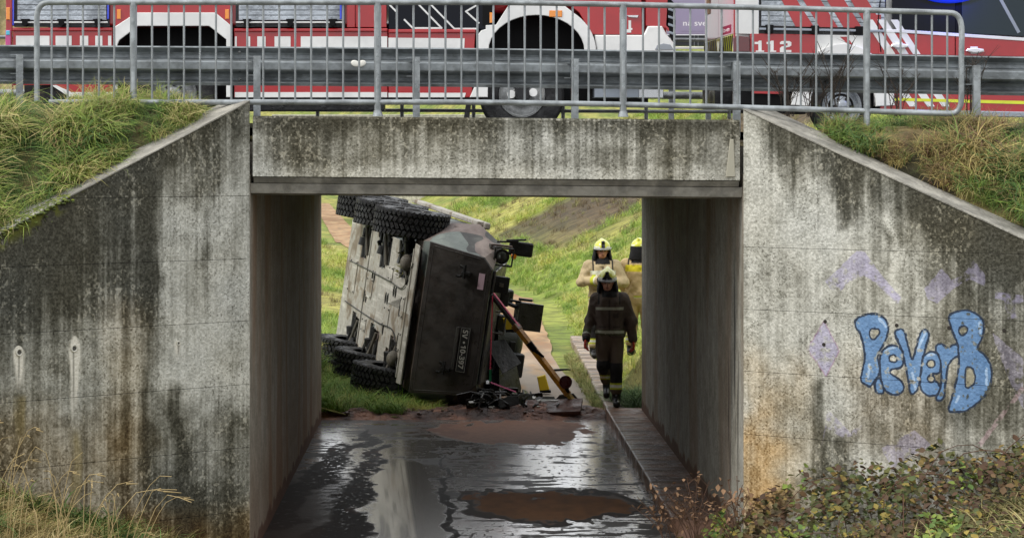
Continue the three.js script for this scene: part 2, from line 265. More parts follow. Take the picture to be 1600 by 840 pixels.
function wingWall(w, levels, mat, label) {
  const t = thing('wing_wall', label, 'wall', V(w.x, 0, w.z), 'flared wing walls of the underpass');
  const n = V(-w.ez * w.s, 0, w.ex * w.s);                       // towards the camera side
  const B = new THREE.Matrix4().makeBasis(V(w.ex * w.s, 0, w.ez * w.s), V(0, 1, 0), n);
  const top = (s) => w.y0 - w.k * s, TH_ = w.s > 0 ? 0.5 : 0.36;
  for (let i = 0; i < levels.length; i++) {
    const a = levels[i] + 0.0015, b = (levels[i + 1] ?? 9) - 0.0015;
    const pts = [[0, a]]; const sEnd = (w.y0 - a) / w.k;
    if (sEnd < w.len) pts.push([sEnd, a]); else { pts.push([w.len, a]); const yt = top(w.len); if (yt < b) pts.push([w.len, yt]); else pts.push([w.len, b]); }
    if (b < w.y0) { const sb = (w.y0 - b) / w.k; if (sb < w.len) pts.push([sb, b]); pts.push([0, b]); } else pts.push([0, w.y0]);
    const g = slab(w.s > 0 ? pts : pts.map(([x, y]) => [-x, y]).reverse(), TH_, 0.0025).translate(0, 0, -TH_);
    setUV(g, (x, y) => [Math.abs(x), y]); g.applyMatrix4(B);
    obj('concrete_lift', g, mat, t, true);
  }
  const cp = [[0.02, -0.6], [w.len - 0.02, -0.6], [w.len - 0.02, top(w.len) - 0.03], [0.02, w.y0 - 0.03]];
  obj('wall_core', slab(w.s > 0 ? cp : cp.map(([x, y]) => [-x, y]).reverse(), TH_ - 0.03).translate(0, 0, -TH_ + 0.014).applyMatrix4(B), M.grout, t);
  const cg = box(Math.hypot(w.len, w.k * w.len), 0.014, TH_ + 0.012, 0, 0, 0, 0.005).rotateZ(-Math.atan(w.k) * w.s).translate(w.s * w.len / 2, w.y0 - w.k * w.len / 2 + 0.0045, -TH_ / 2 + 0.003).applyMatrix4(B); obj('coping', cg, worn('#a39f94', 0.95, 0, 0.006), t);
  return { t, B };
}
const wl = wingWall(WL, [-0.6, 0.45, 0.985, 1.52, 2.058, 2.585, 3.118], M.wingL, 'grey streaked concrete wing wall with two lime runs, no graffiti');
const wr = wingWall(WR, [-0.6, 0.03, 0.56, 1.096, 1.63, 2.155, 2.683], M.wingR, 'concrete wing wall sprayed with blue and lavender graffiti');
// tie holes in the left wall: a pale ring round a dark plug
for (const [px, py, r] of [[29, 550, 0.026], [115, 544, 0.026], [278, 536, 0.014]]) {
  const [s, y] = onWall(WL, px, py);
  const ring = new THREE.TorusGeometry(r, r * 0.33, 6, 16).translate(-s, y, 0.004).applyMatrix4(wl.B), plug = new THREE.CylinderGeometry(r * 0.7, r * 0.7, 0.01, 12).rotateX(Math.PI / 2).translate(-s, y, 0.001).applyMatrix4(wl.B);
  const h = obj('tie_hole_ring', ring, std('#c9c5b8', 0.85), wl.t); obj('plug', plug, std('#4a4842', 0.9), h);
}
for (const [px, py] of [[1290, 502], [1402, 508], [1484, 512], [1570, 516], [1288, 538]]) {
  const [s, y] = onWall(WR, px, py);
  obj('tie_hole_plug', new THREE.CylinderGeometry(0.016, 0.016, 0.006, 10).rotateX(Math.PI / 2).translate(s, y, 0.002).applyMatrix4(wr.B), std('#2e2924', 0.95), wr.t);
}
const GR = -0.0085;                                            // the bridge falls gently to the right
const gy = (x) => GR * (x - 0.3);
const tilt = (g) => { const p = g.attributes.position; for (let i = 0; i < p.count; i++) p.setY(i, p.getY(i) + gy(p.getX(i))); return g; };
{
  const base = V(0.36, 3.1, -D1);
  const t = thing('bridge_deck', 'weathered concrete bridge deck with edge beam spanning the underpass', 'bridge', base);
  const prof = (pts, x0, x1) => { const g = slab(pts, x1 - x0).rotateY(Math.PI / 2).translate(x0, 0, 0); return g; };     // shape x -> depth behind the face (towards -z after the turn)
  const yb = 3.268, yt = 3.782;
  const eb = prof([[0, yb], [0.0, yt - 0.02], [0.02, yt], [0.42, yt], [0.42, yb - 0.02], [0.02, yb - 0.004]], XL + 0.025, XR - 0.03).translate(0, 0, -D1 + 0.0);
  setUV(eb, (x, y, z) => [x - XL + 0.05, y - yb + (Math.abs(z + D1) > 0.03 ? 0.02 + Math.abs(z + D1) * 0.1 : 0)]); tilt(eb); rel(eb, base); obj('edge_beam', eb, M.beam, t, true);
  const dr = tilt(prof([[0.045, yb - 0.055], [0.006, yb - 0.008], [0.4, yb - 0.008], [0.4, yb - 0.055]], XL + 0.03, XR - 0.035).translate(0, 0, -D1)); obj('drip_edge', rel(dr, base), worn('#97938a', 0.95), t);
  const hn = tilt(prof([[0.05, yb - 0.06], [0.08, 3.125], [0.18, 3.108], [0.4, 3.108], [0.4, yb - 0.06]], XL + 0.002, XR - 0.002).translate(0, 0, -D1)); obj('slab_edge', rel(hn, base), worn('#97938a', 0.95), t);
  const sl = tilt(box(XR - XL + 0.6, 0.45, D2 - D1 - 0.42, (XL + XR) / 2, 3.107 + 0.225 + 0.004, -(D1 + D2) / 2 - 0.2)); obj('slab', rel(sl, base), worn('#97938a', 0.95), t);
  const fb = tilt(box(XR - XL + 0.4, 0.7, 0.35, (XL + XR) / 2, 3.46, -D2 + 0.0)); obj('far_edge_beam', rel(fb, base), worn('#8d8a82', 0.95), t);
  const fl = tilt(box(0.16, 0.5, 0.02, XR - 0.11, 3.5, -D1 + 0.006)); 
  const strip = slab([[XR - 0.15, 3.28], [XR - 0.07, 3.28], [XR - 0.085, 3.6], [XR - 0.115, 3.6]], 0.02, 0.004).translate(0, 0, -D1 + 0.001); obj('mortar_fillet', rel(strip, base), std('#a9a595', 0.9), t);
}
for (const [x, s, label] of [[XL, -1, 'rust stained concrete side wall of the passage facing the raised footway'], [XR, 1, 'concrete side wall of the passage standing on the raised footway']]) {
  const t = thing('passage_wall', label, 'wall', V(x, 0, -(D1 + D2) / 2), 'side walls of the passage');
  const g = box(0.4, 4.0, D2 - D1 - 0.02, s * 0.2, 1.3, 0);
  g.rotateY(0); setUV(g, (a, b, c) => s > 0 ? [(D2 - D1) / 2 - c, b] : [c, b]); obj('wall_face', g, s > 0 ? M.innerR : M.inner, t, true);
}
// ---------------------------------------------------------------- passage floor, footway, roads
console.log('floor');
const FX0 = XL - 0.02, FX1 = 2.02, FD0 = 19.4, FD1 = D2 + 0.15;
const floorTex = (() => {
  const w = 640, h = 1800;
  return paint(w, h, (i, j) => {
    const x = mix(FX0, FX1, i / w), d = mix(FD0, FD1, j / h), px = PX0 + x * F / d, py = PY0 + CY * F / d;
    const n = fbm(x * 2.2, d * 1.1, 4, 201) - 0.5, n2 = fbm(x * 9, d * 4, 3, 231) - 0.5, nx = fbm(x * 1.2, d * 7, 4, 281) - 0.5, q = px + n * 60 + n2 * 22, r = py + n * 34 + n2 * 12;
    const fine = fbm(x * 70, d * 46, 3, 241), grit = fbm(x * 24, d * 17, 3, 251);
    let c = [112 + grit * 52, 108 + grit * 50, 103 + grit * 46], bump = 0.5 + (grit - 0.5) * 0.9 + (fine - 0.5) * 0.5, rough = 0.1 + 0.2 * grit, rut = 0;
    let wet = 0;                                                  // standing water: smooth
    wet = Math.max(wet, ss(0.02, 0.2, blob(q, r, 628, 815, 62, 110)));                                           // mirror pool
    for (const [x0, y0, x1, y1, wd] of [[575, 684, 425, 800, 24], [600, 700, 520, 850, 26], [690, 705, 700, 830, 8]]) {   // wheel ruts, darker and rough
      const t = clamp(((q - x0) * (x1 - x0) + (r - y0) * (y1 - y0)) / ((x1 - x0) ** 2 + (y1 - y0) ** 2)), dx = q - mix(x0, x1, t), dy = r - mix(y0, y1, t);
      const e = 1 - ss(wd * 0.55 * (0.5 + t), wd * (0.5 + t), Math.hypot(dx, dy * 0.8)); rut = Math.max(rut, e * ss(0.3, 0.5, grit + 0.12)); wet *= 1 - e; lerp3(c, 17, 13, 11, e * 0.9);
    }
    const silt = ss(0.0, 0.12, blob(px + n * 90 + n2 * 40, py + n2 * 18 + n * 30, 856, 790, 150, 30)), siltIn = ss(0.1, 0.34, blob(px + n * 90 + n2 * 46, py + n2 * 18 + n * 30, 862, 789, 138, 26));
    wet = Math.max(wet, silt); lerp3(c, 36, 26, 19, silt * 0.9); lerp3(c, 150, 104, 66, siltIn * (0.9 + n2 * 0.5));
    const silt2 = ss(0, 0.3, blob(px + n * 40, py + n2 * 10, 820, 828, 60, 6)); lerp3(c, 120, 76, 48, silt2 * 0.8);
    const mud = ss(0.0, 0.25, blob(px + n * 90 + n2 * 44, py + n * 22 + n2 * 14, 812, 674, 134, 22)); lerp3(c, 118 + grit * 24, 80 + grit * 18, 58 + grit * 14, mud); rough = mix(rough, 0.75, mud); wet *= 1 - mud;
    const rustL = (1 - ss(XL + 0.2, XL + 0.75, x + n * 0.6)) * ss(700, 800, py); lerp3(c, 74, 40, 22, rustL * 0.85);
    const rust = ss(0.06, 0.22, n + n2 * 0.4) * 0.6; lerp3(c, 104, 64, 44, rust * (1 - wet * 0.6));
    bump = mix(bump, 0.35, wet); rough = mix(rough, 0.05, wet);
    const st = fbm(x * 3.2, d * 8, 5, 401) * 0.62 + fbm(x * 1.1, d * 0.9, 3, 411) * 0.38, spk = fbm(x * 14, d * 11, 3, 421);
    const dull = Math.max(ss(0.52, 0.57, st + (spk - 0.5) * 0.16) * 0.9, ss(0.16, 0.24, nx * 0.8 + n2 * 0.5) * 0.85 * ss(690, 720, py), ss(0.62, 0.7, fbm(x * 26, d * 10, 3, 291) * 0.75 + fbm(x * 3, d * 2, 3, 297) * 0.25) * 0.9, (1 - ss(500, 640, q)) * ss(715, 760, r) * 0.85) * (1 - mud) * (1 - wet); rough = mix(rough, 0.62, dull); lerp3(c, 24, 20, 18, dull * 0.75);
    rough = mix(rough, 0.7, rut); bump = mix(bump, 0.2 + grit * 0.5, rut); rough = mix(rough, 0.95, siltIn * 0.9); rough = mix(rough, 0.8, (silt - siltIn) * 0.9);
    if (mud > 0) bump = mix(bump, 0.7 + (grit - 0.5) * 0.7, mud);
    return [c[0], c[1], c[2], bump, rough];
  });
})();
{
  const w = FX1 - FX0, l = FD1 - FD0, wd = new Uint8Array(floorTex.r.length); for (let i = 0; i < wd.length; i += 4) { wd[i] = wd[i + 1] = wd[i + 2] = 255 * (1 - ss(0.3, 0.6, floorTex.r[i] / 255)); wd[i + 3] = 255; } const wetMap = tex(640, 1800, wd, false, 1, 1, true);
  const g = new THREE.PlaneGeometry(w, l, 1, 1).rotateX(-Math.PI / 2).translate((FX0 + FX1) / 2, 0, -(FD0 + FD1) / 2);
  setUV(g, (x, y, z) => [(x - FX0) / w, (-z - FD0) / l]);
  struct('road', g, new THREE.MeshPhysicalMaterial({ map: tex(640, 1800, floorTex.c, true, 1, 1, true), bumpMap: tex(640, 1800, floorTex.b, false, 1, 1, true), roughnessMap: tex(640, 1800, floorTex.r, false, 1, 1, true), bumpScale: 0.0024, roughness: 1, specularIntensity: 1, clearcoat: 1, clearcoatRoughness: 0.2, clearcoatMap: wetMap }), true);
}
const footMat = worn('#8c6a56', 0.65, 0, 0.004);
{ // raised footway along the right wall, rounded at its near end
  const s = new THREE.Shape(); const x0 = 2.0, x1 = XR + 0.05, z0 = 21.9, z1 = D2 + 0.25;
  s.moveTo(x0, z1); s.lineTo(x0, z0 + 0.25); s.quadraticCurveTo(x0, z0, x0 + 0.25, z0); s.lineTo(x1, z0); s.lineTo(x1, z1);
  const g = new THREE.ExtrudeGeometry(s, { depth: 0.26, bevelEnabled: true, bevelSize: 0.02, bevelThickness: 0.02, bevelOffset: -0.02, bevelSegments: 2, curveSegments: 10 }).rotateX(-Math.PI / 2).translate(0, -0.14, 0);
  struct('footway', g, footMat);
  const k = []; const r = mulberry(5);
  const t = tag(obj('kerb', box(0.26, 0.3, 0.9, 2.15, -0.02, -D2 - 0.75, 0.03), footMat), 'concrete kerb'); t.userData.kind = 'structure'; t.userData.label = undefined; delete t.userData.label;
  for (let i = 0; i < 12; i++) obj('kerb_stone', box(0.25, 0.3, 0.96, 2.15 + (r() - 0.5) * 0.03 + i * 0.012, -0.04 + r() * 0.02, -D2 - 1.75 - i * 1.0, 0.03), worn(['#9d8a77', '#8f7c6a', '#a79583'][i % 3], 0.85), t);
}
// ---------------------------------------------------------------- ground
const pathX = (d) => d < 58 ? 1.1 + 0.008 * (d - 31) : d < 95 ? mix(1.316, -4.1, ss(52, 102, d) * 1.02) : -4.1 - (d - 95) * 0.07;
function hFar(x, d) {
  const pc = pathX(d), toe = d < 58 ? 2.5 : pc + mix(1.1, 2.2, ss(58, 90, d));
  const rise = Math.max(0, x - toe);
  let h = Math.min(5.2, rise * 0.46 * (1 + 0.25 * (fbm(x * 0.3, d * 0.15, 3, 41) - 0.5))) + 0.22 * rise * 0 ;
  const lt = pc - 2.2 - ss(36, 60, d) * 0.5; const lrise = Math.max(0, lt - x); h += Math.min(2.2, lrise * 0.07 + 0.3 * ss(0, 1.2, lrise) * (1 - ss(70, 90, d)) * 0.5);
  const em = Math.min(3.85 - 0.72 * (d - D2), Math.min(2.2, Math.max(x - 2.62, -1.85 - x) * 2.4));   // the far side of the embankment
  const grass = ss(0.1, 0.8, Math.abs(x - pc) - 1);
  h = h + 13 * ss(170, 300, d); return Math.max(h + grass * (0.1 * fbm(x * 1.3, d * 0.9, 3, 43) - 0.03), em > 0 ? em : -9) - 0.005;
}
const leftGround = (x) => -0.05 + Math.min(1.25, Math.max(0, XL + 0.05 - x) * 0.44), rightGround = (x) => -0.05 + Math.min(1.0, Math.max(0, x - 2.25) * 0.36);
function hNear(x, d) { const s = x < 0.3 ? leftGround(x) : rightGround(x); return s + (Math.abs(x - 0.3) > 2 ? 0.12 * (fbm(x * 1.7, d * 1.7, 3, 51) - 0.5) : -0.02); }
const wingX = (w, d) => w.x + (d < D1 ? (D1 - d) / w.ez * w.ex : 0);       // the wing's front line at distance d
function hBank(w, x, d) { const k = w.s < 0 ? 0.686 : 0.70; const crest = w.s < 0 ? 3.87 : 3.73; return Math.min(crest, crest - k * (D1 + 0.05 - d)) + 0.10 * (fbm(x * 1.3, d * 1.3, 3, 61) - 0.5) + gy(x) * 0.6 - 0.1 * (1 - ss(0.3, 0.9, Math.abs(x - wingX(w, d)))); }
function sheet(xs, ds, h, col) {                       // a height field: xs(t, d) and ds(t) for t in 0..1
  const [fx, nx] = xs, [fd, nd] = ds, pos = [], c = [], idx = [];
  for (let j = 0; j <= nd; j++) for (let i = 0; i <= nx; i++) {
    const d = fd(j / nd), x = fx(i / nx, d); pos.push(x, h(x, d), -d); const k = col(x, d); c.push(k.r, k.g, k.b);
  }
  for (let j = 0; j < nd; j++) for (let i = 0; i < nx; i++) { const a = j * (nx + 1) + i; idx.push(a, a + 1, a + nx + 1, a + 1, a + nx + 2, a + nx + 1); }
  const g = new THREE.BufferGeometry(); g.setAttribute('position', new THREE.Float32BufferAttribute(pos, 3)); g.setAttribute('color', new THREE.Float32BufferAttribute(c, 3)); g.setIndex(idx); g.computeVertexNormals();
  return g;
}
const groundT = tex(256, 256, tileNoise(256, 77, 0.55, 1, 8), true, 0.45, 0.45), groundB = tex(256, 256, tileNoise(256, 79, 0, 1, 8), false, 0.9, 0.9);
const groundMat = new THREE.MeshStandardMaterial({ vertexColors: true, roughness: 0.98, map: groundT, bumpMap: groundB, bumpScale: 0.03 });
const farMat = new THREE.MeshStandardMaterial({ vertexColors: true, roughness: 0.98, map: tex(256, 256, tileNoise(256, 177, 0.72, 1, 16), true, 0.21, 0.21), bumpMap: groundB, bumpScale: 0.02 });
const mixCol = (a, b, t) => new THREE.Color(a).lerp(new THREE.Color(b), t);
const spreadX = (c, r) => (t) => { const a = 2 * t - 1; return c + Math.sign(a) * Math.pow(Math.abs(a), 2.4) * r + a * 3; };
const farCol = (x, d) => {
  const n = fbm(x * 0.9, d * 0.35, 4, 71), n2 = fbm(x * 0.25, d * 0.12, 3, 72); const c = mixCol('#738231', '#a8a352', ss(0.35, 0.65, n)).lerp(new THREE.Color('#8a9c3c'), ss(0.45, 0.7, n2) * 0.6);
  const toe = pathX(d) + 1.2, soil = rect(x, d + 8 * (n - 0.5), toe + 1.6, 60, 69, 82, 2.5) * ss(0.2, 0.34, n2 + 0.2 * n);
  return c.lerp(mixCol('#4a392e', '#66513f', n), soil * 0.92);
};
const bankCol = (x, d) => mixCol('#4c4a22', '#83744a', ss(0.35, 0.65, fbm(x * 2.2, d * 2.2, 3, 81)));
struct('ground', sheet([spreadX(0.4, 150), 220], [(t) => D2 + 0.1 + 300 * Math.pow(t, 2.2), 170], hFar, farCol), farMat);
struct('ground', sheet([spreadX(0.4, 60), 160], [(t) => 0.5 + (D1 - 0.3) * t, 90], hNear, bankCol), groundMat);
for (const w of [WL, WR]) {
  const flat = (x, d) => { const f = ss(21.0, 21.5, d) * (1 - ss(30.7, 31.2, d)); return mix(hBank(w, x, d), 3.55 + gy(clamp(x, -8, 8)), f); };
  struct('embankment', sheet([(t, d) => wingX(w, d) + w.s * (d < D1 ? 0.12 : 0.3) + w.s * 50 * Math.pow(t, 2), 90], [(t) => mix(15.8, D2 + 0.3, t), 70], flat, bankCol), groundMat);
}
const asphalt = worn('#5a5956', 0.9, 0, 0.004);
struct('road', tilt(new THREE.PlaneGeometry(16, 9.6, 40, 4).rotateX(-Math.PI / 2).translate(0.3, 3.69, -26.1)), asphalt);
{ // dirt track beyond the underpass
  const g = sheet([(t, d) => pathX(d) + (t - 0.5) * (d < 45 ? mix(2.8, 1.15, ss(31, 42, d)) : 1.15) * (1 + 0.12 * (fbm(d * 0.9, t, 3, 95) - 0.5)) + (d < 45 ? -0.35 * (1 - ss(33, 45, d)) : 0), 24], [(t) => D2 + 0.12 + 150 * Math.pow(t, 1.6), 420], (x, d) => 0.02 + 0.006 * fbm(x * 2, d * 0.5, 2, 91), (x, d) => mixCol('#8c6a49', '#ab8c68', ss(0.3, 0.7, fbm(x * 2.6, d * 0.9, 4, 93))).lerp(new THREE.Color('#7d6a50'), 0.7 * ss(0.52, 0.66, fbm(x * 7, d * 3, 3, 96))).lerp(new THREE.Color('#8d8983'), (1 - ss(36, 46, d)) * 0.75 * ss(0.3, 0.6, fbm(x * 3, d * 0.5, 3, 94) + 0.15)));
  struct('path', g, new THREE.MeshStandardMaterial({ vertexColors: true, roughness: 0.98 }));
}
{ // reddish mud pushed up across the far mouth of the passage
  const g = sheet([(t) => mix(XL - 0.1, 2.02, t), 120], [(t) => mix(D2 - 0.12, D2 + 1.5, t), 44], (x, d) => { const n = fbm(x * 2.4, d * 3, 4, 101), n2 = fbm(x * 9, d * 9, 3, 102), e = ss(D2 - 0.1, D2 + 0.25 + 0.25 * (n - 0.5), d) * (1 - ss(D2 + 0.7, D2 + 1.45, d)); return -0.03 + e * (0.09 + 0.16 * (n - 0.35) + 0.06 * (n2 - 0.5) + 0.09 * blob(x, d, 1.15, D2 + 0.6, 0.6, 0.4)); }, (x, d) => mixCol('#6b4434', '#9a6a50', ss(0.35, 0.65, fbm(x * 5, d * 6, 4, 103))));
  const m = struct('mud', g, new THREE.MeshStandardMaterial({ vertexColors: true, roughness: 0.6, map: groundT, bumpMap: groundB, bumpScale: 0.03 }));
  m.userData.kind = 'structure';
}
// ---------------------------------------------------------------- vegetation
console.log('vegetation');
function tuft(n, len, spread, width, droop, seed) {
  const r = mulberry(seed), pos = [], idx = [], nor = [];
  for (let b = 0; b < n; b++) {
    const a = r() * 6.283, L = len * (0.55 + 0.6 * r()), dr = droop * (0.5 + r()), x0 = (r() - 0.5) * spread, z0 = (r() - 0.5) * spread, wd = width * (0.7 + 0.6 * r()), dx = Math.cos(a), dz = Math.sin(a), tw = (r() - 0.5) * 1.6, sx = -Math.sin(a + tw), sz = Math.cos(a + tw);
    const S = 4, o = pos.length / 3;
    for (let k = 0; k <= S; k++) {
      const t = k / S, th = dr * t * t * 1.25, out = L * Math.sin(Math.min(th, 2.2)) * 0.75 * t + 0.1 * L * t, up = L * (t - 0.36 * dr * t * t * t), w = wd * (1 - 0.92 * t * t) * 0.5;
      pos.push(x0 + dx * out + sx * w, up, z0 + dz * out + sz * w, x0 + dx * out - sx * w, up, z0 + dz * out - sz * w);
      for (let q = 0; q < 2; q++) nor.push(0, 1, 0);
      if (k < S) idx.push(o + 2 * k, o + 2 * k + 1, o + 2 * k + 2, o + 2 * k + 1, o + 2 * k + 3, o + 2 * k + 2);
    }
  }
  const g = new THREE.BufferGeometry(); g.setAttribute('position', new THREE.Float32BufferAttribute(pos, 3)); g.setIndex(idx); g.computeVertexNormals(); g.setAttribute('uv', new THREE.Float32BufferAttribute(new Float32Array(pos.length / 3 * 2), 2));
  return g;
}
const leafMat = new THREE.MeshStandardMaterial({ color: 0xffffff, roughness: 0.75, side: THREE.DoubleSide });
function scatter(name, geo, list, label, category = 'grass', mat = leafMat) {     // list of { p, r (yaw), s, c, tilt }
  const m = new THREE.InstancedMesh(geo, mat, list.length); m.name = numbered(name); m.castShadow = m.receiveShadow = true;
  const q = new THREE.Quaternion(), e = new THREE.Euler(), M4 = new THREE.Matrix4();
  list.forEach((o, i) => { e.set(o.tx ?? 0, o.r ?? 0, o.tz ?? 0, 'XZY'); q.setFromEuler(e); const s = o.s; M4.compose(o.p, q, typeof s === 'number' ? V(s, s, s) : s); m.setMatrixAt(i, M4); m.setColorAt(i, o.c); });
  scene.add(m); tag(m, label, category, null, 'stuff'); return m;
}
const pick = (r, list) => { let t = r() * list.reduce((a, b) => a + b[1], 0); for (const [c, w] of list) { t -= w; if (t <= 0) return new THREE.Color(c).multiplyScalar(0.75 + 0.5 * r()); } return new THREE.Color(list[0][0]); };
const GREENS = [['#50702a', 3], ['#68802f', 3], ['#7d803e', 2], ['#a3975f', 1.3], ['#3c5822', 2], ['#86704a', 0.7]];
const long1 = tuft(26, 0.30, 0.16, 0.0085, 1.3, 1), long2 = tuft(20, 0.36, 0.2, 0.008, 1.7, 2), short1 = tuft(22, 0.13, 0.16, 0.007, 0.9, 3), wide1 = tuft(14, 0.34, 0.12, 0.014, 1.1, 4);
{
  const r = mulberry(11), cl = (x, d) => fbm(x * 2.3, d * 2.3, 3, 305), L1 = [], L2 = [], L3 = [], R1 = [], R2 = [], R3 = [];
  for (let i = 0; i < 7000; i++) {                              // left bank
    const d = mix(16.6, 21.0, Math.pow(r(), 0.8)), x = wingX(WL, d) - 0.42 + (d < 19.2 ? 0.14 : 0) - Math.pow(r(), 1.2) * 4.2;
    const near = wingX(WL, d) - 0.25 - x; 
    const k = cl(x, d); if (k < 0.38 && r() < 0.45) continue; const h = hBank(WL, x, d), c = k > 0.56 ? pick(r, [['#948c50', 1.2], ['#70802f', 3], ['#a89c68', 0.7]]) : k < 0.46 ? pick(r, [['#3f5a24', 3], ['#56702c', 2]]) : pick(r, GREENS), s = 0.42 + 1.15 * ss(0.3, 0.7, k) * (0.5 + 0.6 * r()); if (d > 20.5 && r() < 0.55) continue;
    const o = { p: V(x, h - 0.03, -d), r: r() * 6.28, s: s * (d > 20.2 ? 0.6 : 0.95) * (near < 0.4 ? 0.8 : 1), c, tx: 0.25 + 0.35 * r(), tz: (r() - 0.5) * 0.4 };
    (i % 5 < 2 ? L1 : i % 5 < 4 ? L2 : L3).push(o);
  }
  for (let i = 0; i < 5200; i++) {                              // right bank
    const d = mix(16.6, 21.2, Math.pow(r(), 0.8)), x = wingX(WR, d) + (d < D1 ? 0.72 : 0.75) + Math.pow(r(), 1.2) * 4.0;
    if (cl(x, d) < 0.42 && r() < 0.7) continue; const h = hBank(WR, x, d), straw = fbm(x * 1.6, d * 1.6, 3, 301) > 0.56, c = straw ? pick(r, [['#8a7a45', 2], ['#6b5138', 1.6], ['#a8965c', 1], ['#5c6a2e', 1]]) : pick(r, GREENS), s = 0.4 + 1.05 * ss(0.3, 0.7, cl(x, d)) * (0.5 + 0.7 * r());
    if (d > 20.6 && r() < 0.5) continue;
    (i % 5 < 2 ? R1 : i % 5 < 4 ? R2 : R3).push({ p: V(x, h - 0.03, -d), r: r() * 6.28, s: s * (d > 20.2 ? 0.55 : 0.85), c, tx: 0.2 + 0.35 * r(), tz: (r() - 0.5) * 0.4 });
  }
  scatter('grass', long1, L1, 'tangled long green grass on the bank above the lime streaked wall'); scatter('grass', long2, L2, 'drooping pale grass blades on the bank above the lime streaked wall'); scatter('grass', wide1, L3, 'broad green grass blades on the bank above the lime streaked wall');
  scatter('grass', long1, R1, 'dense mixed grass on the bank above the graffiti wall'); scatter('grass', long2, R2, 'drooping straw coloured grass on the bank above the graffiti wall'); scatter('grass', wide1, R3, 'broad grass blades on the bank above the graffiti wall');
}
{ // near ground left: low green growth and dry grass; right: brambles
  const r = mulberry(21), G = [], S = [];
  for (let i = 0; i < 5200; i++) {
    const d = mix(12.6, 20.3, Math.pow(r(), 0.7)), x = mix(-5.2, -1.55, r()); if (x < wingX(WL, d) + 0.06 && d > 16) continue;
    const dist = (x - wingX(WL, d)), h = hNear(x, d), dry = fbm(x * 1.4, d * 1.4, 3, 311) > 0.5 || dist < 0.35;
    (dry ? S : G).push({ p: V(x, h - 0.02, -d), r: r() * 6.28, s: (dry ? 0.45 : 0.65) + 0.5 * r(), c: dry ? pick(r, [['#9c8a58', 3], ['#7f7042', 2], ['#6f7a38', 1.4], ['#b8a878', 1]]) : pick(r, [['#45602a', 3], ['#587534', 2], ['#6f7f3a', 1], ['#93864f', 0.6]]), tx: (r() - 0.5) * 0.5, tz: (r() - 0.5) * 0.5 });
  }
  scatter('grass', long1, S, 'dry straw coloured grass at the foot of the lime streaked wall'); scatter('grass', wide1, G, 'low green grass in front of the lime streaked wall');
  const Rr = [];
  for (let i = 0; i < 2200; i++) { const d = mix(12.4, 18.2, Math.pow(r(), 0.8)), x = mix(2.4, 5.4, r()), k = ss(3.1, 4.4, x) * ss(0.2, 0.8, fbm(x, d, 2, 323) + 0.1); if (x > wingX(WR, d) - 0.5 || r() > k + 0.12) continue; Rr.push({ p: V(x, hNear(x, d) - 0.02, -d), r: r() * 6.28, s: 0.8 + 0.7 * r(), c: pick(r, [['#a5996a', 3], ['#8d8450', 2], ['#6f7a3d', 1.5]]), tx: (r() - 0.5) * 0.6, tz: (r() - 0.5) * 0.6 }); }
  scatter('grass', long1, Rr, 'dry pale grass tufts in front of the brambles');
}
{ // far side: grass beside the track and on the cutting slope
  const r = mulberry(31), A = [], B = [], C = [];
  for (let i = 0; i < 2600; i++) { const d = D2 + 0.3 + 9 * Math.pow(r(), 1.4), x = mix(-3.4, -0.72 - 0.35 * ss(33, 36, d), r()); A.push({ p: V(x, hFar(x, d) - 0.02, -d), r: r() * 6.28, s: 0.55 + 0.6 * r(), c: pick(r, [['#6f9033', 3], ['#88a040', 2], ['#567a2c', 2], ['#a79f58', 0.7]]), tx: (r() - 0.5) * 0.5, tz: (r() - 0.5) * 0.5 }); }
  for (let i = 0; i < 26000; i++) {
    const d = D2 + 0.6 + 75 * Math.pow(r(), 1.5), w = 6 + (d - 31) * 0.12, x = pathX(d) + (r() < 0.4 ? -1.25 - r() * w * 0.8 : 1.15 + r() * w); if (x > 2.0 && x < 2.35 && d < 46) continue;
    const cl = fbm(x * 0.5, d * 0.3, 3, 331), soil = farCol(x, d).r > farCol(x, d).g; if (soil && r() < 0.8) continue;
    B.push({ p: V(x, hFar(x, d) - 0.03, -d), r: r() * 6.28, s: (0.35 + 0.45 * r()) * (1 + (d - 31) * 0.012), c: soil ? pick(r, [['#6b5a3c', 2], ['#7f8040', 1]]) : cl > 0.5 ? pick(r, [['#b5ae58', 3], ['#98a844', 3], ['#c8c080', 1]]) : pick(r, [['#7c9a38', 3], ['#97a846', 2], ['#678534', 1.4]]), tx: (r() - 0.5) * 0.5, tz: (r() - 0.5) * 0.5 });
  }
  for (let i = 0; i < 260; i++) { const d = D2 + 0.3 + 1.6 * r(), x = 2.2 + 0.5 * r(); if (x < 2.32 && d < D2 + 1.0) continue; C.push({ p: V(x, 0.0, -d), r: r() * 6.28, s: 0.8 + 0.6 * r(), c: pick(r, [['#3d5a26', 3], ['#557030', 2]]), tx: (r() - 0.5) * 0.5, tz: (r() - 0.5) * 0.5 }); }
  for (let i = 0; i < 220; i++) { const d = D2 + 0.4 + 9 * r(), x = 1.98 + (r() - 0.5) * 0.12; C.push({ p: V(x, 0.0, -d), r: r() * 6.28, s: 0.4 + 0.4 * r(), c: pick(r, [['#76803a', 3], ['#8f8450', 2]]), tx: (r() - 0.5) * 0.5, tz: (r() - 0.5) * 0.5 }); }
  scatter('grass', long1, A, 'bright green grass under the overturned vehicle beyond the passage'); scatter('grass', long2, B, 'yellow green grass on the slopes beyond the passage'); scatter('grass', long1, C, 'dark grass clump at the end of the footway');
}
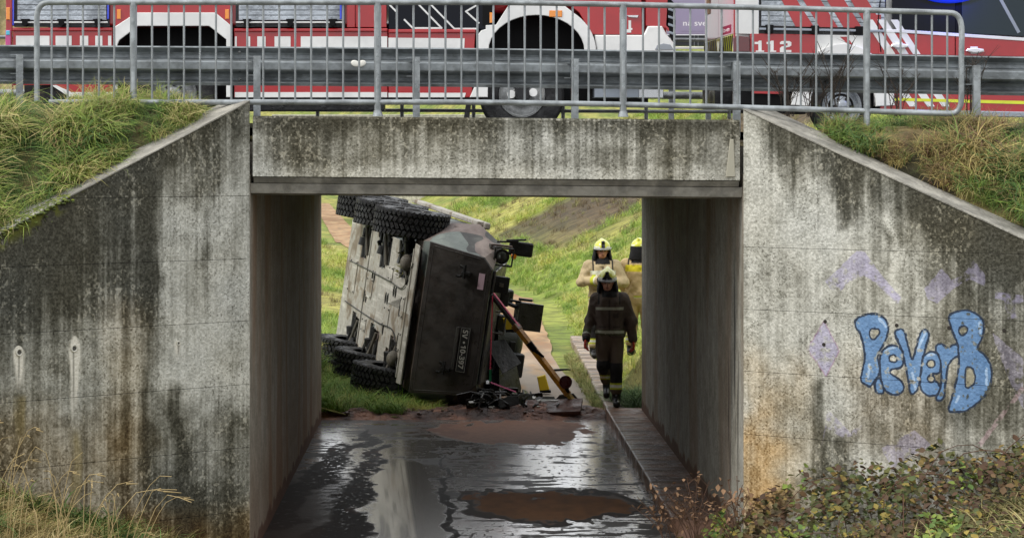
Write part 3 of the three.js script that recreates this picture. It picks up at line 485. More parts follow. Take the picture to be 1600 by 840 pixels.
// brambles: leaves on arching stems
function leafGeo(l, w) { const pos = [0, 0, 0, -w, 0.15 * w, l * 0.4, 0, -0.12 * w, l * 0.5, w, 0.15 * w, l * 0.4, -w * 0.55, 0.12 * w, l * 0.78, w * 0.55, 0.12 * w, l * 0.78, 0, -0.1 * w, l], g = new THREE.BufferGeometry(); g.setAttribute('position', new THREE.Float32BufferAttribute(pos, 3)); g.setIndex([0, 2, 1, 0, 3, 2, 1, 2, 4, 2, 3, 5, 4, 2, 6, 2, 5, 6]); g.computeVertexNormals(); g.setAttribute('uv', new THREE.Float32BufferAttribute(new Float32Array(14), 2)); return g; }
{
  const r = mulberry(41), leaves = [], stems = [];
  const hB = (x, d) => { const dist = Math.max(0, (wingX(WR, d) - x)) * 0.6; const t = ss(1.9, 3.0, x); return (0.1 + 0.42 * t * (1 - 0.65 * ss(0.3, 1.8, dist))) * (0.55 + 0.9 * fbm(x * 2.2, d * 2.2, 3, 351)); };
  for (let i = 0; i < 24000; i++) {
    const d = mix(13.4, 21.4, Math.pow(r(), 0.62)), x = mix(d > 20 ? 1.95 : 1.8, 5.6, r()); if (x > wingX(WR, d) - 0.06) continue;
    const h = hB(x, d) * (1 - 0.25 * ss(3.9, 4.6, x)), y = hNear(x, d) + h * (0.25 + 0.85 * Math.sqrt(r())), n = fbm(x * 1.8, d * 1.8, 3, 361), gr = fbm(x * 2.5, d * 2.5, 3, 371);
    const c = gr > 0.64 ? pick(r, [['#6f8034', 3], ['#959646', 1.5], ['#526c30', 2]]) : n > 0.5 ? pick(r, [['#4a3422', 2.4], ['#5a4428', 2.4], ['#45421f', 2.6], ['#7a6634', 1]]) : pick(r, [['#55562a', 3], ['#4f3a26', 1.8], ['#454f28', 2.4], ['#8a7a38', 1]]);
    leaves.push({ p: V(x, y, -d), r: r() * 6.28, s: (0.7 + 0.9 * r()), c, tx: (r() - 0.3) * 1.4, tz: (r() - 0.5) * 1.4 });
  }
  scatter('bramble_leaves', leafGeo(0.05, 0.019), leaves, 'rust brown and olive bramble leaves covering the foot of the graffiti wall', 'brambles');
  for (let i = 0; i < 130; i++) { const d = mix(14.5, 19.6, r()), x = Math.min(mix(2.4, 5.4, r()), wingX(WR, d) - 0.1), y = hNear(x, d), a = r() * 6.28, l = 0.25 + 0.4 * r(); stems.push(tube([V(x, y, -d), V(x + Math.cos(a) * l * 0.3, y + l * 0.75, -d + Math.sin(a) * l * 0.3), V(x + Math.cos(a) * l, y + l * 0.8, -d + Math.sin(a) * l), V(x + Math.cos(a) * l * 1.4, y + l * 0.4, -d + Math.sin(a) * l * 1.4)], 0.0035, 8, 4)); }
  const m = obj('bramble_stems', stems, std('#5b4030', 0.85)); tag(m, 'thin brown bramble stems arching among the leaves', 'brambles', null, 'stuff');
}
function dryWeed(base, n, h, spread, seed, label, cols, leafy) {     // an upright weed: stems with side twigs, curled leaves
  const r = mulberry(seed), t = thing('dry_weed', label, 'weed', base), st = [], lf = [];
  const lg = leafGeo(0.06, 0.018);
  for (let i = 0; i < n; i++) {
    const a = r() * 6.28, l = h * (0.55 + 0.5 * r()), o = spread * (0.3 + r()), p0 = V((r() - 0.5) * 0.1, 0, (r() - 0.5) * 0.1), p1 = V(p0.x + Math.cos(a) * o * 0.35, l * 0.55, p0.z + Math.sin(a) * o * 0.35), p2 = V(p0.x + Math.cos(a) * o, l, p0.z + Math.sin(a) * o);
    const cv = new THREE.CatmullRomCurve3([p0, p1, p2]); st.push(new THREE.TubeGeometry(cv, 7, 0.0032, 4));
    for (let k = 0; k < leafy; k++) {
      const q = cv.getPoint(0.25 + 0.75 * r()), b = r() * 6.28, tw = 0.05 + 0.09 * r(), e = V(q.x + Math.cos(b) * tw, q.y + tw * (0.4 + 0.7 * r()), q.z + Math.sin(b) * tw);
      st.push(rod(q, e, 0.002, 0.001, 4));
      if (cols.length > 1) { const g = lg.clone().scale(0.5 + 0.8 * r(), 1.2, 0.5 + 0.7 * r()).rotateX((r() - 0.3) * 2).rotateY(r() * 6.28).translate(e.x, e.y, e.z); lf.push(g); }
    }
  }
  obj('stem', st, std(cols[0], 0.9), t); if (lf.length) obj('leaves', lf, std(cols[1], 0.9, 0, { side: THREE.DoubleSide }), t).userData.kind = 'stuff';
}
for (const [px, d, y, n, h, sp, lab] of [[1085, 20.9, 0.06, 11, 0.62, 0.4, 'withered brown weed with curled leaves leaning over the footway end'], [1150, 20.1, 0.15, 12, 0.6, 0.35, 'withered brown weed between footway end and graffiti wall'], [1046, 21.3, 0.0, 8, 0.42, 0.3, 'small withered weed at the rounded tip of the footway']])
  dryWeed(V(X(px, d), y, -d), n, h, sp, px, lab, ['#5f4636', '#8b6d52'], 7);
for (const [px, d, n, h, sp, lab] of [[1232, 20.85, 11, 0.62, 0.3, 'bare twiggy weed behind the railing where the graffiti wall begins'], [1300, 20.9, 12, 0.66, 0.3, 'bare dark weed against the crash barrier above the graffiti wall'], [1270, 21.0, 9, 0.5, 0.25, 'tangled bare weed between the railing bars above the graffiti wall'], [1400, 20.8, 9, 0.42, 0.26, 'low bare weed under the crash barrier near the railing end'], [1517, 20.95, 10, 0.62, 0.12, 'dried reddish weed standing at the barrier post beside the railing end']])
  dryWeed(V(X(px, d), 3.8, -d), n, h, sp, px, lab, ['#3c332b'], 9);
{ // arching dry grass stalks at the far left of the lime streaked wall
  const r = mulberry(51), G = [];
  for (let i = 0; i < 85; i++) {
    const d = 15.6 + r() * 2.4, x = -3.75 + 1.5 * Math.pow(r(), 1.6), y = hNear(x, d), l = 0.55 + 0.6 * r(), a = (r() - 0.35) * 1.1, k = 0.12 + 0.3 * r();
    const pts = [V(x, y, -d), V(x + a * 0.12 * l, y + l * 0.5, -d), V(x + a * 0.4 * l, y + l * 0.88, -d + (r() - 0.5) * 0.2), V(x + a * (0.4 + k) * l, y + l * (0.98 - 0.25 * k), -d + (r() - 0.5) * 0.3)];
    G.push(tube(pts, 0.0026, 9, 3)); if (r() < 0.5) { const e = pts[3]; G.push(rod(pts[2].clone().lerp(e, 0.7), e.clone().add(V(a * 0.04, -0.02, 0)), 0.006, 0.002, 4)); }
  }
  tag(obj('dry_grass_stalks', G, std('#b09a6c', 0.85)), 'tall arching dry grass stalks in front of the lime streaked wall', 'grass', null, 'stuff');
  // moss along the coping of the left wall
  const mo = []; for (let i = 0; i < 900; i++) { const s = 1.75 + 1.3 * r(), y = 3.92 - 0.446 * s + 0.005, back = r() * 0.2 - 0.03; mo.push({ p: V(WL.x + s * WL.ex - 0.65 * back, y + (back < 0 ? back * 2 * r() : 0), WL.z + s * WL.ez - 0.76 * back), r: r() * 6, s: V(1 + r(), 0.5 + 0.5 * r(), 1 + r()), c: pick(r, [['#4f5a18', 3], ['#6d7622', 1.2], ['#3a4418', 3]]) }); }
  scatter('moss', new THREE.IcosahedronGeometry(0.011, 1), mo, 'yellow green moss on the coping of the lime streaked wall', 'moss');
}
// ---------------------------------------------------------------- railing and crash barrier
console.log('railings');
const galv = worn('#a9afb2', 0.55, 0.35, 0.001), galvDull = worn('#8f9598', 0.62, 0.4, 0.001);
{
  const d = D1 + 0.07, yT = (x) => 3.5 + (x > 750 ? Math.pow((x - 750) / 730, 1.3) * 16 : 0), yB = (x) => 159.5 + (x > 700 ? Math.pow((x - 700) / 780, 1.5) * 18 : 0);
  const base = V(X(780, d), 3.78, -d), t = thing('railing', 'galvanised pipe railing with thin upright bars along the bridge edge', 'railing', base);
  const pt = (x, y) => P(x, y, d).sub(base), run = (f, a, b, n) => Array.from({ length: n + 1 }, (_, i) => { const x = mix(a, b, i / n); return pt(x, f(x)); });
  const R = 0.0245;
  obj('top_rail', tube(run(yT, 76, 1482, 24), R, 90, 10), galv, t);
  obj('bottom_rail', tube(run(yB, 76, 1482, 24), R, 90, 10), galv, t);
  const bend = (pts) => new THREE.TubeGeometry(new THREE.CatmullRomCurve3(pts, false, 'centripetal'), 40, R, 10);
  obj('end_bend', bend([pt(78, yT(78)), pt(68, 5), pt(61, 11), pt(57.5, 22), pt(57, 60), pt(57, 158)]), galv, t);
  obj('end_bend', bend([pt(1480, yT(1480)), pt(1492, 21), pt(1499, 27), pt(1503, 40), pt(1503, 90), pt(1503, 150), pt(1502, 163), pt(1497, 173), pt(1490, 177), pt(1480, yB(1480))]), galv, t);
  for (const [x, yb] of [[208, 172], [590, 181.5], [974, 182.5], [1355, 200]]) { const p = obj('post', rod(pt(x, yT(x)), pt(x, yb), 0.031, 0.029, 12), galv, t); if (x > 500 && x < 1000) obj('foot', rod(pt(x, yb - 9), pt(x, yb), 0.033, 0.046, 12).scale(1, 1, 1), galv, p); }
  for (const x of [80, 105, 129, 154, 178, 237, 263, 287, 312, 337, 361, 386, 411, 436, 461, 486, 511, 536, 561, 620, 646, 671, 696, 721, 746, 771, 795, 820, 845, 870, 895, 920, 945, 1005, 1030, 1054, 1079, 1104, 1128, 1153, 1177, 1202, 1227, 1252, 1276, 1300, 1326, 1384, 1408, 1432, 1457, 1481]) obj('bar', rod(pt(x, yT(x)), pt(x, yB(x)), 0.0095, 0.0095, 7), galv, t);
}
const barrierY = (x) => 70 + 0.0065 * x + (x > 700 ? Math.pow((x - 700) / 900, 1.3) * 8 : 0);
{
  const d = D1 + 0.62, h = 61 * d / F, base = V(X(800, d), 3.72, -d), t = thing('crash_barrier', 'corrugated steel crash barrier on short posts behind the railing', 'barrier', base);
  const prof = [[-0.01, 0], [-0.004, -0.012], [-0.085, -0.05], [-0.095, -0.07], [-0.085, -0.1], [0.02, -0.128], [0.028, -0.14], [0.028, -0.2], [0.02, -0.212], [-0.085, -0.235], [-0.095, -0.262], [-0.085, -0.29], [0.012, -0.318], [0.006, -0.342]];   // [towards the camera, down]
  const seg = (a, b, off) => {
    const n = 12, pos = [], idx = [], k = prof.length, loop = [...prof, ...prof.slice().reverse().map(([z, y]) => [z - 0.004, y])], m = loop.length;
    for (let i = 0; i <= n; i++) { const x = mix(a, b, i / n), p = P(x, barrierY(x), d); for (const [z, y] of loop) pos.push(p.x, p.y + y, p.z + z + off); }
    for (let i = 0; i < n; i++) for (let j = 0; j < m; j++) { const A = i * m + j, B = i * m + (j + 1) % m, C = A + m, D = B + m; idx.push(A, C, B, B, C, D); }
    const g = new THREE.BufferGeometry(); g.setAttribute('position', new THREE.Float32BufferAttribute(pos, 3)); g.setIndex(idx); const q = g.toNonIndexed(); q.computeVertexNormals(); return rel(toCreasedNormals(q, 0.5), base);
  };
  const cuts = [-560, 380, 1132, 1900]; for (let i = 0; i < 3; i++) { const r = obj('rail', seg(cuts[i], cuts[i + 1] + 10, i % 2 ? 0.005 : 0), galvDull, t); for (const by of [0.05, 0.13, 0.21, 0.29]) { const p = P(cuts[i + 1] - 6, barrierY(cuts[i + 1]), d).sub(base); if (i < 2) obj('bolt', new THREE.SphereGeometry(0.014, 8, 5).scale(1, 1, 0.6).translate(p.x, p.y - by, p.z + 0.0), worn('#6d6f70', 0.5, 0.6), r); } }
  for (const x of [-338, -90, 36, 404, 651, 897, 1148, 1520, 1770]) {
    const p = P(x, barrierY(x) + 16, d).sub(base), top = p.y, bot = -0.1, zz = p.z + 0.16;
    const c = []; c.push(box(0.062, top - bot, 0.006, p.x, (top + bot) / 2, zz + 0.03)); c.push(box(0.006, top - bot - 0.01, 0.06, p.x - 0.028, (top + bot) / 2, zz)); c.push(box(0.03, top - bot - 0.012, 0.005, p.x - 0.012, (top + bot) / 2, zz - 0.03));
    const post = obj('post', c, galv, t);
    const bl = [box(0.055, 0.008, 0.13, p.x - 0.06, top - 0.004, zz - 0.07), box(0.055, 0.008, 0.13, p.x - 0.06, top - 0.165, zz - 0.07), box(0.007, 0.16, 0.13, p.x - 0.03, top - 0.084, zz - 0.07)]; obj('spacer_bracket', bl, galvDull, post);
  }
  // pale reflector tabs on the rail
  const m = P(560, 99, d - 0.06).sub(base); const rf = tag(thing('reflector', 'white two lobed reflector tab on the crash barrier', 'reflector', V(0, 0, 0).add(base).add(m)), 'white two lobed reflector tab on the crash barrier', 'reflector');
  for (const s of [-1, 1]) obj('lobe', new THREE.SphereGeometry(0.036, 14, 8).scale(1.1, 0.75, 0.2).rotateZ(s * 0.35).translate(s * 0.028, 0, 0.01), std('#eceae2', 0.5), rf);
}
{ // railing along the far edge of the bridge: two pipes on posts
  const d = D2 - 0.06, base = V(X(800, d), 3.78, -d), t = thing('railing', 'pipe railing along the far edge of the bridge behind the vehicles', 'railing', base);
  for (const [y, r] of [[172, 0.024], [147, 0.05], [60, 0.024]]) obj('rail', rod(P(-200, y - 3, d).sub(base), P(1800, y + 5, d).sub(base), r, r, 10), galv, t);
  for (const x of [100, 350, 496, 628, 740, 880, 1010, 1140, 1300, 1500]) obj('post', rod(P(x, 186, d).sub(base), P(x, 58, d).sub(base), 0.026, 0.026, 8), galv, t);
}
// ---------------------------------------------------------------- fire vehicles on the bridge
console.log('trucks');
const dustLight = tex(256, 256, tileNoise(256, 13, 0.93, 1), true, 0.5, 0.5);
const paintMat = (c, r = 0.32) => new THREE.MeshPhysicalMaterial({ color: new THREE.Color(c), roughness: r, map: dustLight, clearcoat: 0.7, clearcoatRoughness: 0.12 });
const RED = paintMat('#a8131b'), WHITE = paintMat('#e6e6e4'), BLACKP = new THREE.MeshPhysicalMaterial({ color: new THREE.Color('#0a0a0c'), roughness: 0.6, specularIntensity: 0.35 }), DARK = worn('#15161a', 0.6), ALU = worn('#b9c0c8', 0.42, 0.35), RUBBER = worn('#17171a', 0.85, 0, 0.003), CHROME = std('#d8dadc', 0.25, 0.8), AMBER = new THREE.MeshPhysicalMaterial({ color: new THREE.Color('#e88a12'), roughness: 0.2, clearcoat: 1 }), LIME = paintMat('#d9e021', 0.5), GREYP = paintMat('#8f98a4'), BLUEL = new THREE.MeshPhysicalMaterial({ color: new THREE.Color('#1c3fd0'), roughness: 0.15, clearcoat: 1 });
const GLASS = new THREE.MeshPhysicalMaterial({ color: new THREE.Color('#070b16'), roughness: 0.05, specularIntensity: 0.35 });
function flat2(t, base, d) {                                   // makes panels on a vehicle's side from photo-measured outlines
  const q = ([x, y]) => [X(x, d) - base.x, Y(y, d) - base.y], z = -d - base.z;
  const self = {
    pan: (name, pts, off, th, mat, parent = t, bevel = 0.006, holes = []) => obj(name, slab(pts.map(q), th, bevel, holes.map((h) => h.map(q))).translate(0, 0, z + off), mat, parent),
    r: (x0, y0, x1, y1) => [[x0, y1], [x1, y1], [x1, y0], [x0, y0]],
    line: (name, pts, wpx, off, mat, parent = t, close = false) => { const w = wpx * d / F / 2, gs = []; const p = pts.map(q); for (let i = 0; i + 1 < p.length; i++) { const [ax, ay] = p[i], [bx, by] = p[i + 1], l = Math.hypot(bx - ax, by - ay); gs.push(box(l + w * 1.6, 2 * w, 0.004).rotateZ(Math.atan2(by - ay, bx - ax)).translate((ax + bx) / 2, (ay + by) / 2, z + off + i * 0.0006)); } return obj(name, gs, mat, parent); },
    at: (x, y, off = 0) => V(...q([x, y]), z + off), q, z,
  };
  return self;
}
function wheelSet(t, c, R, w, rimR, mat = CHROME, spokes = 8) {          // axle along z, outer face towards +z at c.z
  const prof = [[rimR, -w], [R * 0.93, -w], [R, -w * 0.85], [R, -w * 0.15], [R * 0.93, 0], [rimR * 1.08, 0.0], [rimR, -0.03]].map(([a, b]) => new THREE.Vector2(a, b));
  const wh = obj('wheel', new THREE.LatheGeometry(prof, 40).rotateX(Math.PI / 2).translate(c.x, c.y, c.z), RUBBER, t); wh.name = 'wheel';
  const rim = [new THREE.LatheGeometry([[rimR * 1.02, 0.0], [rimR * 0.97, 0.012], [rimR * 0.9, -0.04], [rimR * 0.55, -0.07], [rimR * 0.5, -0.01], [rimR * 0.34, 0.0], [rimR * 0.3, 0.05], [0.001, 0.06]].map(([a, b]) => new THREE.Vector2(a, b)), 32).rotateX(Math.PI / 2)];
  obj('rim', rim[0].translate(c.x, c.y, c.z - 0.01), mat, wh);
  const nuts = []; for (let i = 0; i < spokes; i++) { const a = i / spokes * 6.283; nuts.push(new THREE.CylinderGeometry(0.018, 0.018, 0.03, 6).rotateX(Math.PI / 2).translate(c.x + Math.cos(a) * rimR * 0.43, c.y + Math.sin(a) * rimR * 0.43, c.z)); }
  obj('wheel_nuts', nuts, DARK, wh).userData.kind = 'stuff';
  return wh;
}
function shutter(k, t, x0, x1, yTop, yBot, brackets, mats) {
  const sh = k.pan('roller_shutter', k.r(x0 - 5, yTop, x1 + 5, yBot + 10), 0.0, 0.012, DARK, t, 0);
  const n = Math.round((yBot - yTop) / 8), hh = (yBot - yTop) / n; for (let i = 0; i < n; i++) k.pan('slat', k.r(x0, yTop + i * hh + 0.35, x1, yTop + (i + 1) * hh - 0.35), 0.012, 0.014, mats ?? ALU, sh, 0.004);
  k.pan('lift_bar', k.r(x0 - 4, yBot + 2.2, x1 + 3, yBot + 4.6), 0.06, 0.02, WHITE, t, 0.006);
  for (const b of brackets) k.pan('bracket', [[b - 7, yBot - 2], [b + 7, yBot - 2], [b + 4.5, yBot + 2.5], [b + 4.5, yBot + 7], [b, yBot + 10], [b - 4.5, yBot + 7], [b - 4.5, yBot + 2.5]], 0.014, 0.075, BLACKP, t, 0.004);
}
{
  const d = 28.4, base = V(X(530, d), 3.69, -d - 1.25), t = thing('fire_engine', 'large red fire engine with white wheel arches and black cab windows', 'fire engine', base), k = flat2(t, base, d);
  // load-bearing shapes behind the side panels
  obj('body', [rel(box(X(604, d) - X(12, d), 2.0, 2.46, X(308, d), Y(40, d) + 1.0, -d - 1.25, 0.03), base)], RED, t);
  obj('chassis', [rel(box(7.6, 0.3, 0.9, X(520, d), 4.25, -d - 1.25), base), rel(box(0.5, 0.35, 2.2, X(90, d), 4.2, -d - 1.3), base), rel(box(7.7, 0.95, 0.1, X(530, d), 4.68, -d - 2.4), base)], DARK, t);
  obj('cab', [rel(box(X(1008, d) - X(606, d), 2.0, 2.42, X(807, d), Y(20, d) + 1.0, -d - 1.27, 0.12), base), rel(box(X(1046, d) - X(1000, d), 2.0, 2.36, X(1022, d), Y(28, d) + 0.2, -d - 1.27, 0.14), base)], RED, t);
  // rear part
  k.pan('rear_pillar', k.r(9, -200, 19, 72), 0.0, 0.03, RED); k.pan('corner_lamp', k.r(10, 12, 16, 31), 0.03, 0.02, AMBER); k.pan('marker_strip', k.r(19.5, -30, 22, 40), 0.03, 0.01, BLUEL); k.pan('tail_lamp', k.r(9, 47, 17, 72), 0.03, 0.025, paintMat('#c33a86', 0.2)); k.pan('lamp_lens', k.r(10, 48, 16, 55), 0.052, 0.012, paintMat('#4ec0e0', 0.2));
  shutter(k, t, 27, 166, -170, 32, [40, 97, 153]);
  k.pan('marker_strip', k.r(167.5, -30, 170.5, 30), 0.03, 0.01, BLUEL);
  k.pan('side_panel', [[20, 152], [20, 44], [176, 44], [176, 152], [112, 152], [86, 133], [20, 133]], 0, 0.035, RED); k.pan('panel_lip', k.r(20, 43.4, 176, 49), 0.03, 0.03, RED, t, 0.012);
  for (const [a, b] of [[25, 77.5], [87, 112], [125, 138], [149, 160], [169, 174]]) k.pan('white_block', k.r(a, 56, b, 112), 0.0355, 0.003, WHITE, t, 0);
  k.pan('sill_stripe', [[112, 144], [176, 144], [176, 151], [108, 151], [80, 133], [88, 133]], 0.0355, 0.003, WHITE, t, 0);
  // rear wheel arch
  k.pan('arch_panel', [[178, 60], [178, -200], [363, -200], [363, 60], [358, 62], [332, 36], [212, 36], [182, 62]], 0, 0.034, RED);
  k.pan('wheel_arch', [[180, 152], [180, 42], [214, 20], [337, 20], [361, 40], [361, 152], [354, 152], [354, 62], [327, 41], [216, 41], [187, 63], [184, 70], [184, 152]], 0.036, 0.03, WHITE);
  for (const x of [186, 355]) k.pan('marker_lamp', k.r(x - 3, 15, x + 3, 30), 0.034, 0.02, AMBER);
  const hub = k.at(270, 147); obj('wheel_well', box(X(352, d) - X(188, d), 0.85, 0.06, hub.x, hub.y + 0.38, hub.z - 0.5), BLACKP, t);
  wheelSet(t, V(hub.x, hub.y, hub.z - 0.06), 0.505, 0.3, 0.27, worn('#8d9092', 0.5, 0.2)); k.pan('underbody_tank', k.r(372, 150, 600, 172), -0.6, 0.5, DARK);

  // middle compartment
  shutter(k, t, 373, 534, -170, 32, [386, 454, 520]); k.pan('marker_strip', k.r(531, -30, 534, 30), 0.03, 0.01, BLUEL);
  k.pan('pillar_panel', k.r(542, -200, 555, 43), 0, 0.034, RED); k.pan('pillar_panel', k.r(556, -200, 604, 43), 0, 0.034, RED);
  k.pan('side_panel', k.r(366, 45, 605.5, 152), 0, 0.034, RED); k.pan('panel_lip', k.r(366, 44.6, 605.5, 50), 0.03, 0.03, RED, t, 0.012);
  for (const [a, b] of [[367, 370], [385, 391], [402, 415], [429, 454], [470, 605]]) k.pan('white_block', k.r(a, 57, b, 112), 0.0345, 0.003, WHITE, t, 0);
  k.pan('sill_stripe', k.r(367, 144, 605, 152), 0.0345, 0.003, WHITE, t, 0);
  // crew cab
  k.pan('door_panel', [[607, 152], [607, 46], [743, 47], [737, 152]], 0, 0.034, RED); k.pan('panel_lip', k.r(607, 46, 743, 52), 0.03, 0.03, RED, t, 0.012);
  k.pan('white_block', [[607, 112], [607, 59], [726, 60], [724, 112]], 0.0345, 0.003, WHITE, t, 0); k.pan('sill_stripe', [[607, 152], [607, 145], [728, 145], [726, 152]], 0.0345, 0.003, WHITE, t, 0);
  const win = k.pan('cab_window', k.r(607, -150, 772, 46), 0, 0.03, GLASS);
  for (const l of [[[607, 6], [620, 19]], [[632, 31], [645, 44], [690, 44], [653, 6]], [[672, 6], [710, 45], [746, 45]], [[747, 7], [728, 18], [748, 36]]]) k.line('white_line', l, 2.6, 0.032, WHITE, win);
  k.pan('door_pillar', k.r(754, -150, 772, 40), 0.03, 0.012, BLACKP);
  k.pan('marker_lamp', k.r(765, 20, 772, 36), 0.045, 0.02, AMBER);
  const arc = (cx, cy, rx, ry, a0, a1, n) => Array.from({ length: n + 1 }, (_, i) => { const a = mix(a0, a1, i / n); return [cx + Math.cos(a) * rx, cy - Math.sin(a) * ry]; });
  k.pan('wheel_arch', [[747, 152], [747, 54], [752, 48], [759, 46], [759, 40], [775, 39], [791, 14], [796, 6], [880, 8], ...arc(838, 80, 93, 76, 0.9, 0, 10), [931, 110], [913, 110], ...arc(838, 80, 75, 56, 0, Math.PI, 18), [762, 152]], 0.035, 0.05, WHITE);
  k.pan('step_guard', [[734, 152], [741, 136], [747, 136], [747, 152]], 0.035, 0.02, WHITE);
  k.pan('cab_side', [[772, 0], [772, -190], [1000, -190], [1003, 54], [924, 54], [905, 20], [880, 0]], 0, 0.034, RED);
  const h2 = k.at(816, 147); obj('wheel_well', box(1.3, 1.0, 0.06, h2.x + 0.15, h2.y + 0.42, h2.z - 0.5), BLACKP, t);
  wheelSet(t, h2.clone().add(V(0, 0, -0.06)), 0.505, 0.3, 0.27, worn('#b4b6b6', 0.5, 0.2)); obj('hub_cap', new THREE.CylinderGeometry(0.085, 0.1, 0.1, 20).rotateX(Math.PI / 2).translate(h2.x, h2.y, h2.z + 0.0), DARK, t); for (const [a, b] of [[-0.13, 0], [0.13, 0.02]]) obj('hub_boss', new THREE.CylinderGeometry(0.05, 0.05, 0.1, 14).rotateX(Math.PI / 2).translate(h2.x + a, h2.y + b, h2.z - 0.02), WHITE, t);
  k.pan('reflector', k.r(858, 17, 878, 27), 0.086, 0.01, AMBER);
  k.pan('door_handle', [[978, 24], [998, 24], [996, 28], [982, 27]], 0.036, 0.02, CHROME);
  // digit on the door
  k.pan('painted_digit', [[979, 51], [979, 46], [982, 46], [982, 32], [986, 32], [986, 44], [988, 44], [988, 47], [986, 47], [986, 51]], 0.0345, 0.003, WHITE, t, 0);
  k.pan('bumper', [[932, 78], [929, 55], [1005, 55], [1012, 41], [1034, 41], [1042, 55], [1053, 68], [1056, 80], [1056, 128], [940, 128]], 0.01, 0.06, WHITE, t, 0.015);
  k.pan('front_corner', [[1009, 40], [1009, -190], [1040, -190], [1044, 10], [1046, 52], [1040, 44]], 0.0, 0.03, RED); k.pan('grille_corner', [[1043, -6], [1053, 4], [1056, 30], [1055, 60], [1050, 64], [1044, 44], [1040, 40]], -0.02, 0.05, BLACKP);
  for (const y of [12, 24, 36, 48]) k.pan('grille_slat', [[1044, y], [1056, y + 4], [1056, y + 8], [1044, y + 4]], 0.03, 0.012, GREYP);
  k.pan('headlight', [[1023, 78], [1026, 71], [1036, 68], [1047, 70], [1052, 78]], 0.07, 0.012, paintMat('#8c9199', 0.15));
  k.pan('fuel_tank', [[930, 152], [930, 138], [1000, 138], [1000, 152]], -0.5, 0.4, GREYP); k.pan('exhaust', k.r(990, 138, 1040, 152), -0.6, 0.35, CHROME); k.pan('mud_flap', [[724, 188], [730, 150], [738, 150], [733, 188]], -0.05, 0.03, RUBBER);
}
{ // smaller response vehicle behind the right half of the railing
  const d = 28.0, base = V(X(1146, d), 3.69, -d), t = thing('rescue_truck', 'white and red rescue truck with diagonal stripes and number 112', 'rescue truck', base), k = flat2(t, base, d);
  const m = (x) => 0.014 * (x - 1146);                             // side lines fall to the right
  const qd = (a, b, c, e) => [[a, e + m(a)], [b, e + m(b)], [b, c + m(b)], [a, c + m(a)]];
  obj('body', [rel(box(X(1386, d) - X(1150, d), 2.3, 2.1, (X(1386, d) + X(1150, d)) / 2, Y(-20, d) + 0.1, -d - 1.08, 0.03), base)], WHITE, t);
  obj('chassis', [rel(box(5.2, 0.25, 0.9, X(1480, d), 4.15, -d - 1.1), base)], DARK, t);
  k.pan('rear_panel', qd(1148, 1186, -160, 53), 0, 0.03, WHITE);
  k.pan('tail_lamp', [[1145, 81], [1145, 60], [1150, 56], [1170, 58], [1171, 81]], 0.0, 0.06, paintMat('#5a0d12', 0.15));
  k.pan('rear_edge', qd(1146, 1149, -160, 120), 0, 0.034, RED);
  { const x0 = 1190, x1 = 1386, sh = k.pan('roller_shutter', qd(1186, 1388, -160, 52), 0, 0.012, DARK, t, 0); for (let y = -160; y < 38; y += 8) k.pan('slat', qd(x0, x1, y + 0.35, y + 7.65), 0.012, 0.014, ALU, sh, 0.004);
    for (let i = -3; i < 6; i++) { const x = 1222 + i * 38; const pts = [[x - 40, -60], [x - 14, -60], [x + 51, 40], [x + 22, 40]].map(([a, b]) => [clamp(a, x0, x1 - 1), b + m(a)]); if (pts[3][0] < x1 - 3 && i >= 0) k.pan('stripe', [pts[3], pts[2], pts[1], pts[0]], 0.0265, 0.003, RED, sh, 0); } }
  k.pan('lift_bar', qd(1186, 1386, 43, 46.5), 0.05, 0.02, GREYP, t, 0.005); for (const x of [1202, 1274, 1344]) k.pan('bracket', qd(x - 6, x + 6, 38, 50), 0.014, 0.06, BLACKP, t, 0.004);
  k.pan('side_panel', qd(1172, 1276, 52, 120), 0, 0.034, RED); k.pan('side_panel', qd(1276, 1362, 52, 120), 0, 0.034, WHITE);
  k.pan('stripe', [[1338, 74], [1328, 70], [1314, 57], [1325, 57]], 0.0345, 0.003, RED, t, 0);
  const glyph = { 1: [[[0, 30], [0, 12], [-5, 12], [-5, 8], [0, 8], [2, 0], [6, 0], [6, 30]]] };
  for (const x of [1186, 1205]) k.pan('painted_digit', [[x - 7, 69], [x - 7, 65.5], [x - 2, 65.5], [x, 63.5], [x + 4, 63.5], [x + 4, 79], [x + 8, 79], [x + 8, 81], [x - 5, 81], [x - 5, 79], [x - 1, 79], [x - 1, 69]].reverse(), 0.0345, 0.003, WHITE, t, 0);
  k.pan('painted_digit', [[1219, 69], [1219, 66], [1222, 64], [1234, 64], [1237, 66], [1237, 71], [1234, 73], [1225, 75], [1225, 78], [1237, 78], [1237, 81.5], [1219, 81.5], [1219, 75], [1222, 72.5], [1231, 71], [1231, 67.5], [1225, 67.5], [1225, 69]].reverse(), 0.0345, 0.003, WHITE, t, 0);
  const arc = (cx, cy, rx, ry, a0, a1, n) => Array.from({ length: n + 1 }, (_, i) => { const a = mix(a0, a1, i / n); return [cx + Math.cos(a) * rx, cy - Math.sin(a) * ry]; });
  k.pan('wheel_arch', [...arc(1318, 164, 82, 96, 0, Math.PI, 22), ...arc(1318, 166, 52, 62, Math.PI, 0, 18)], 0.03, 0.05, WHITE);
  const hb = k.at(1318, 166); obj('wheel_well', box(0.78, 0.6, 0.4, hb.x, hb.y + 0.25, hb.z - 0.25), BLACKP, t); wheelSet(t, V(hb.x, hb.y, hb.z + 0.02), 0.36, 0.24, 0.23, ALU, 6);
  // cab
  const cabT = obj('cab', [rel(slab([[X(1362, d), 4.05], [X(1940, d), 4.05], [X(1950, d), 4.75], [X(1820, d), 4.95], [X(1690, d), 5.75], [X(1600, d), 6.3], [X(1362, d), 6.3]], 2.0, 0.03).translate(0, 0, -d - 2.06), base)], WHITE, t);
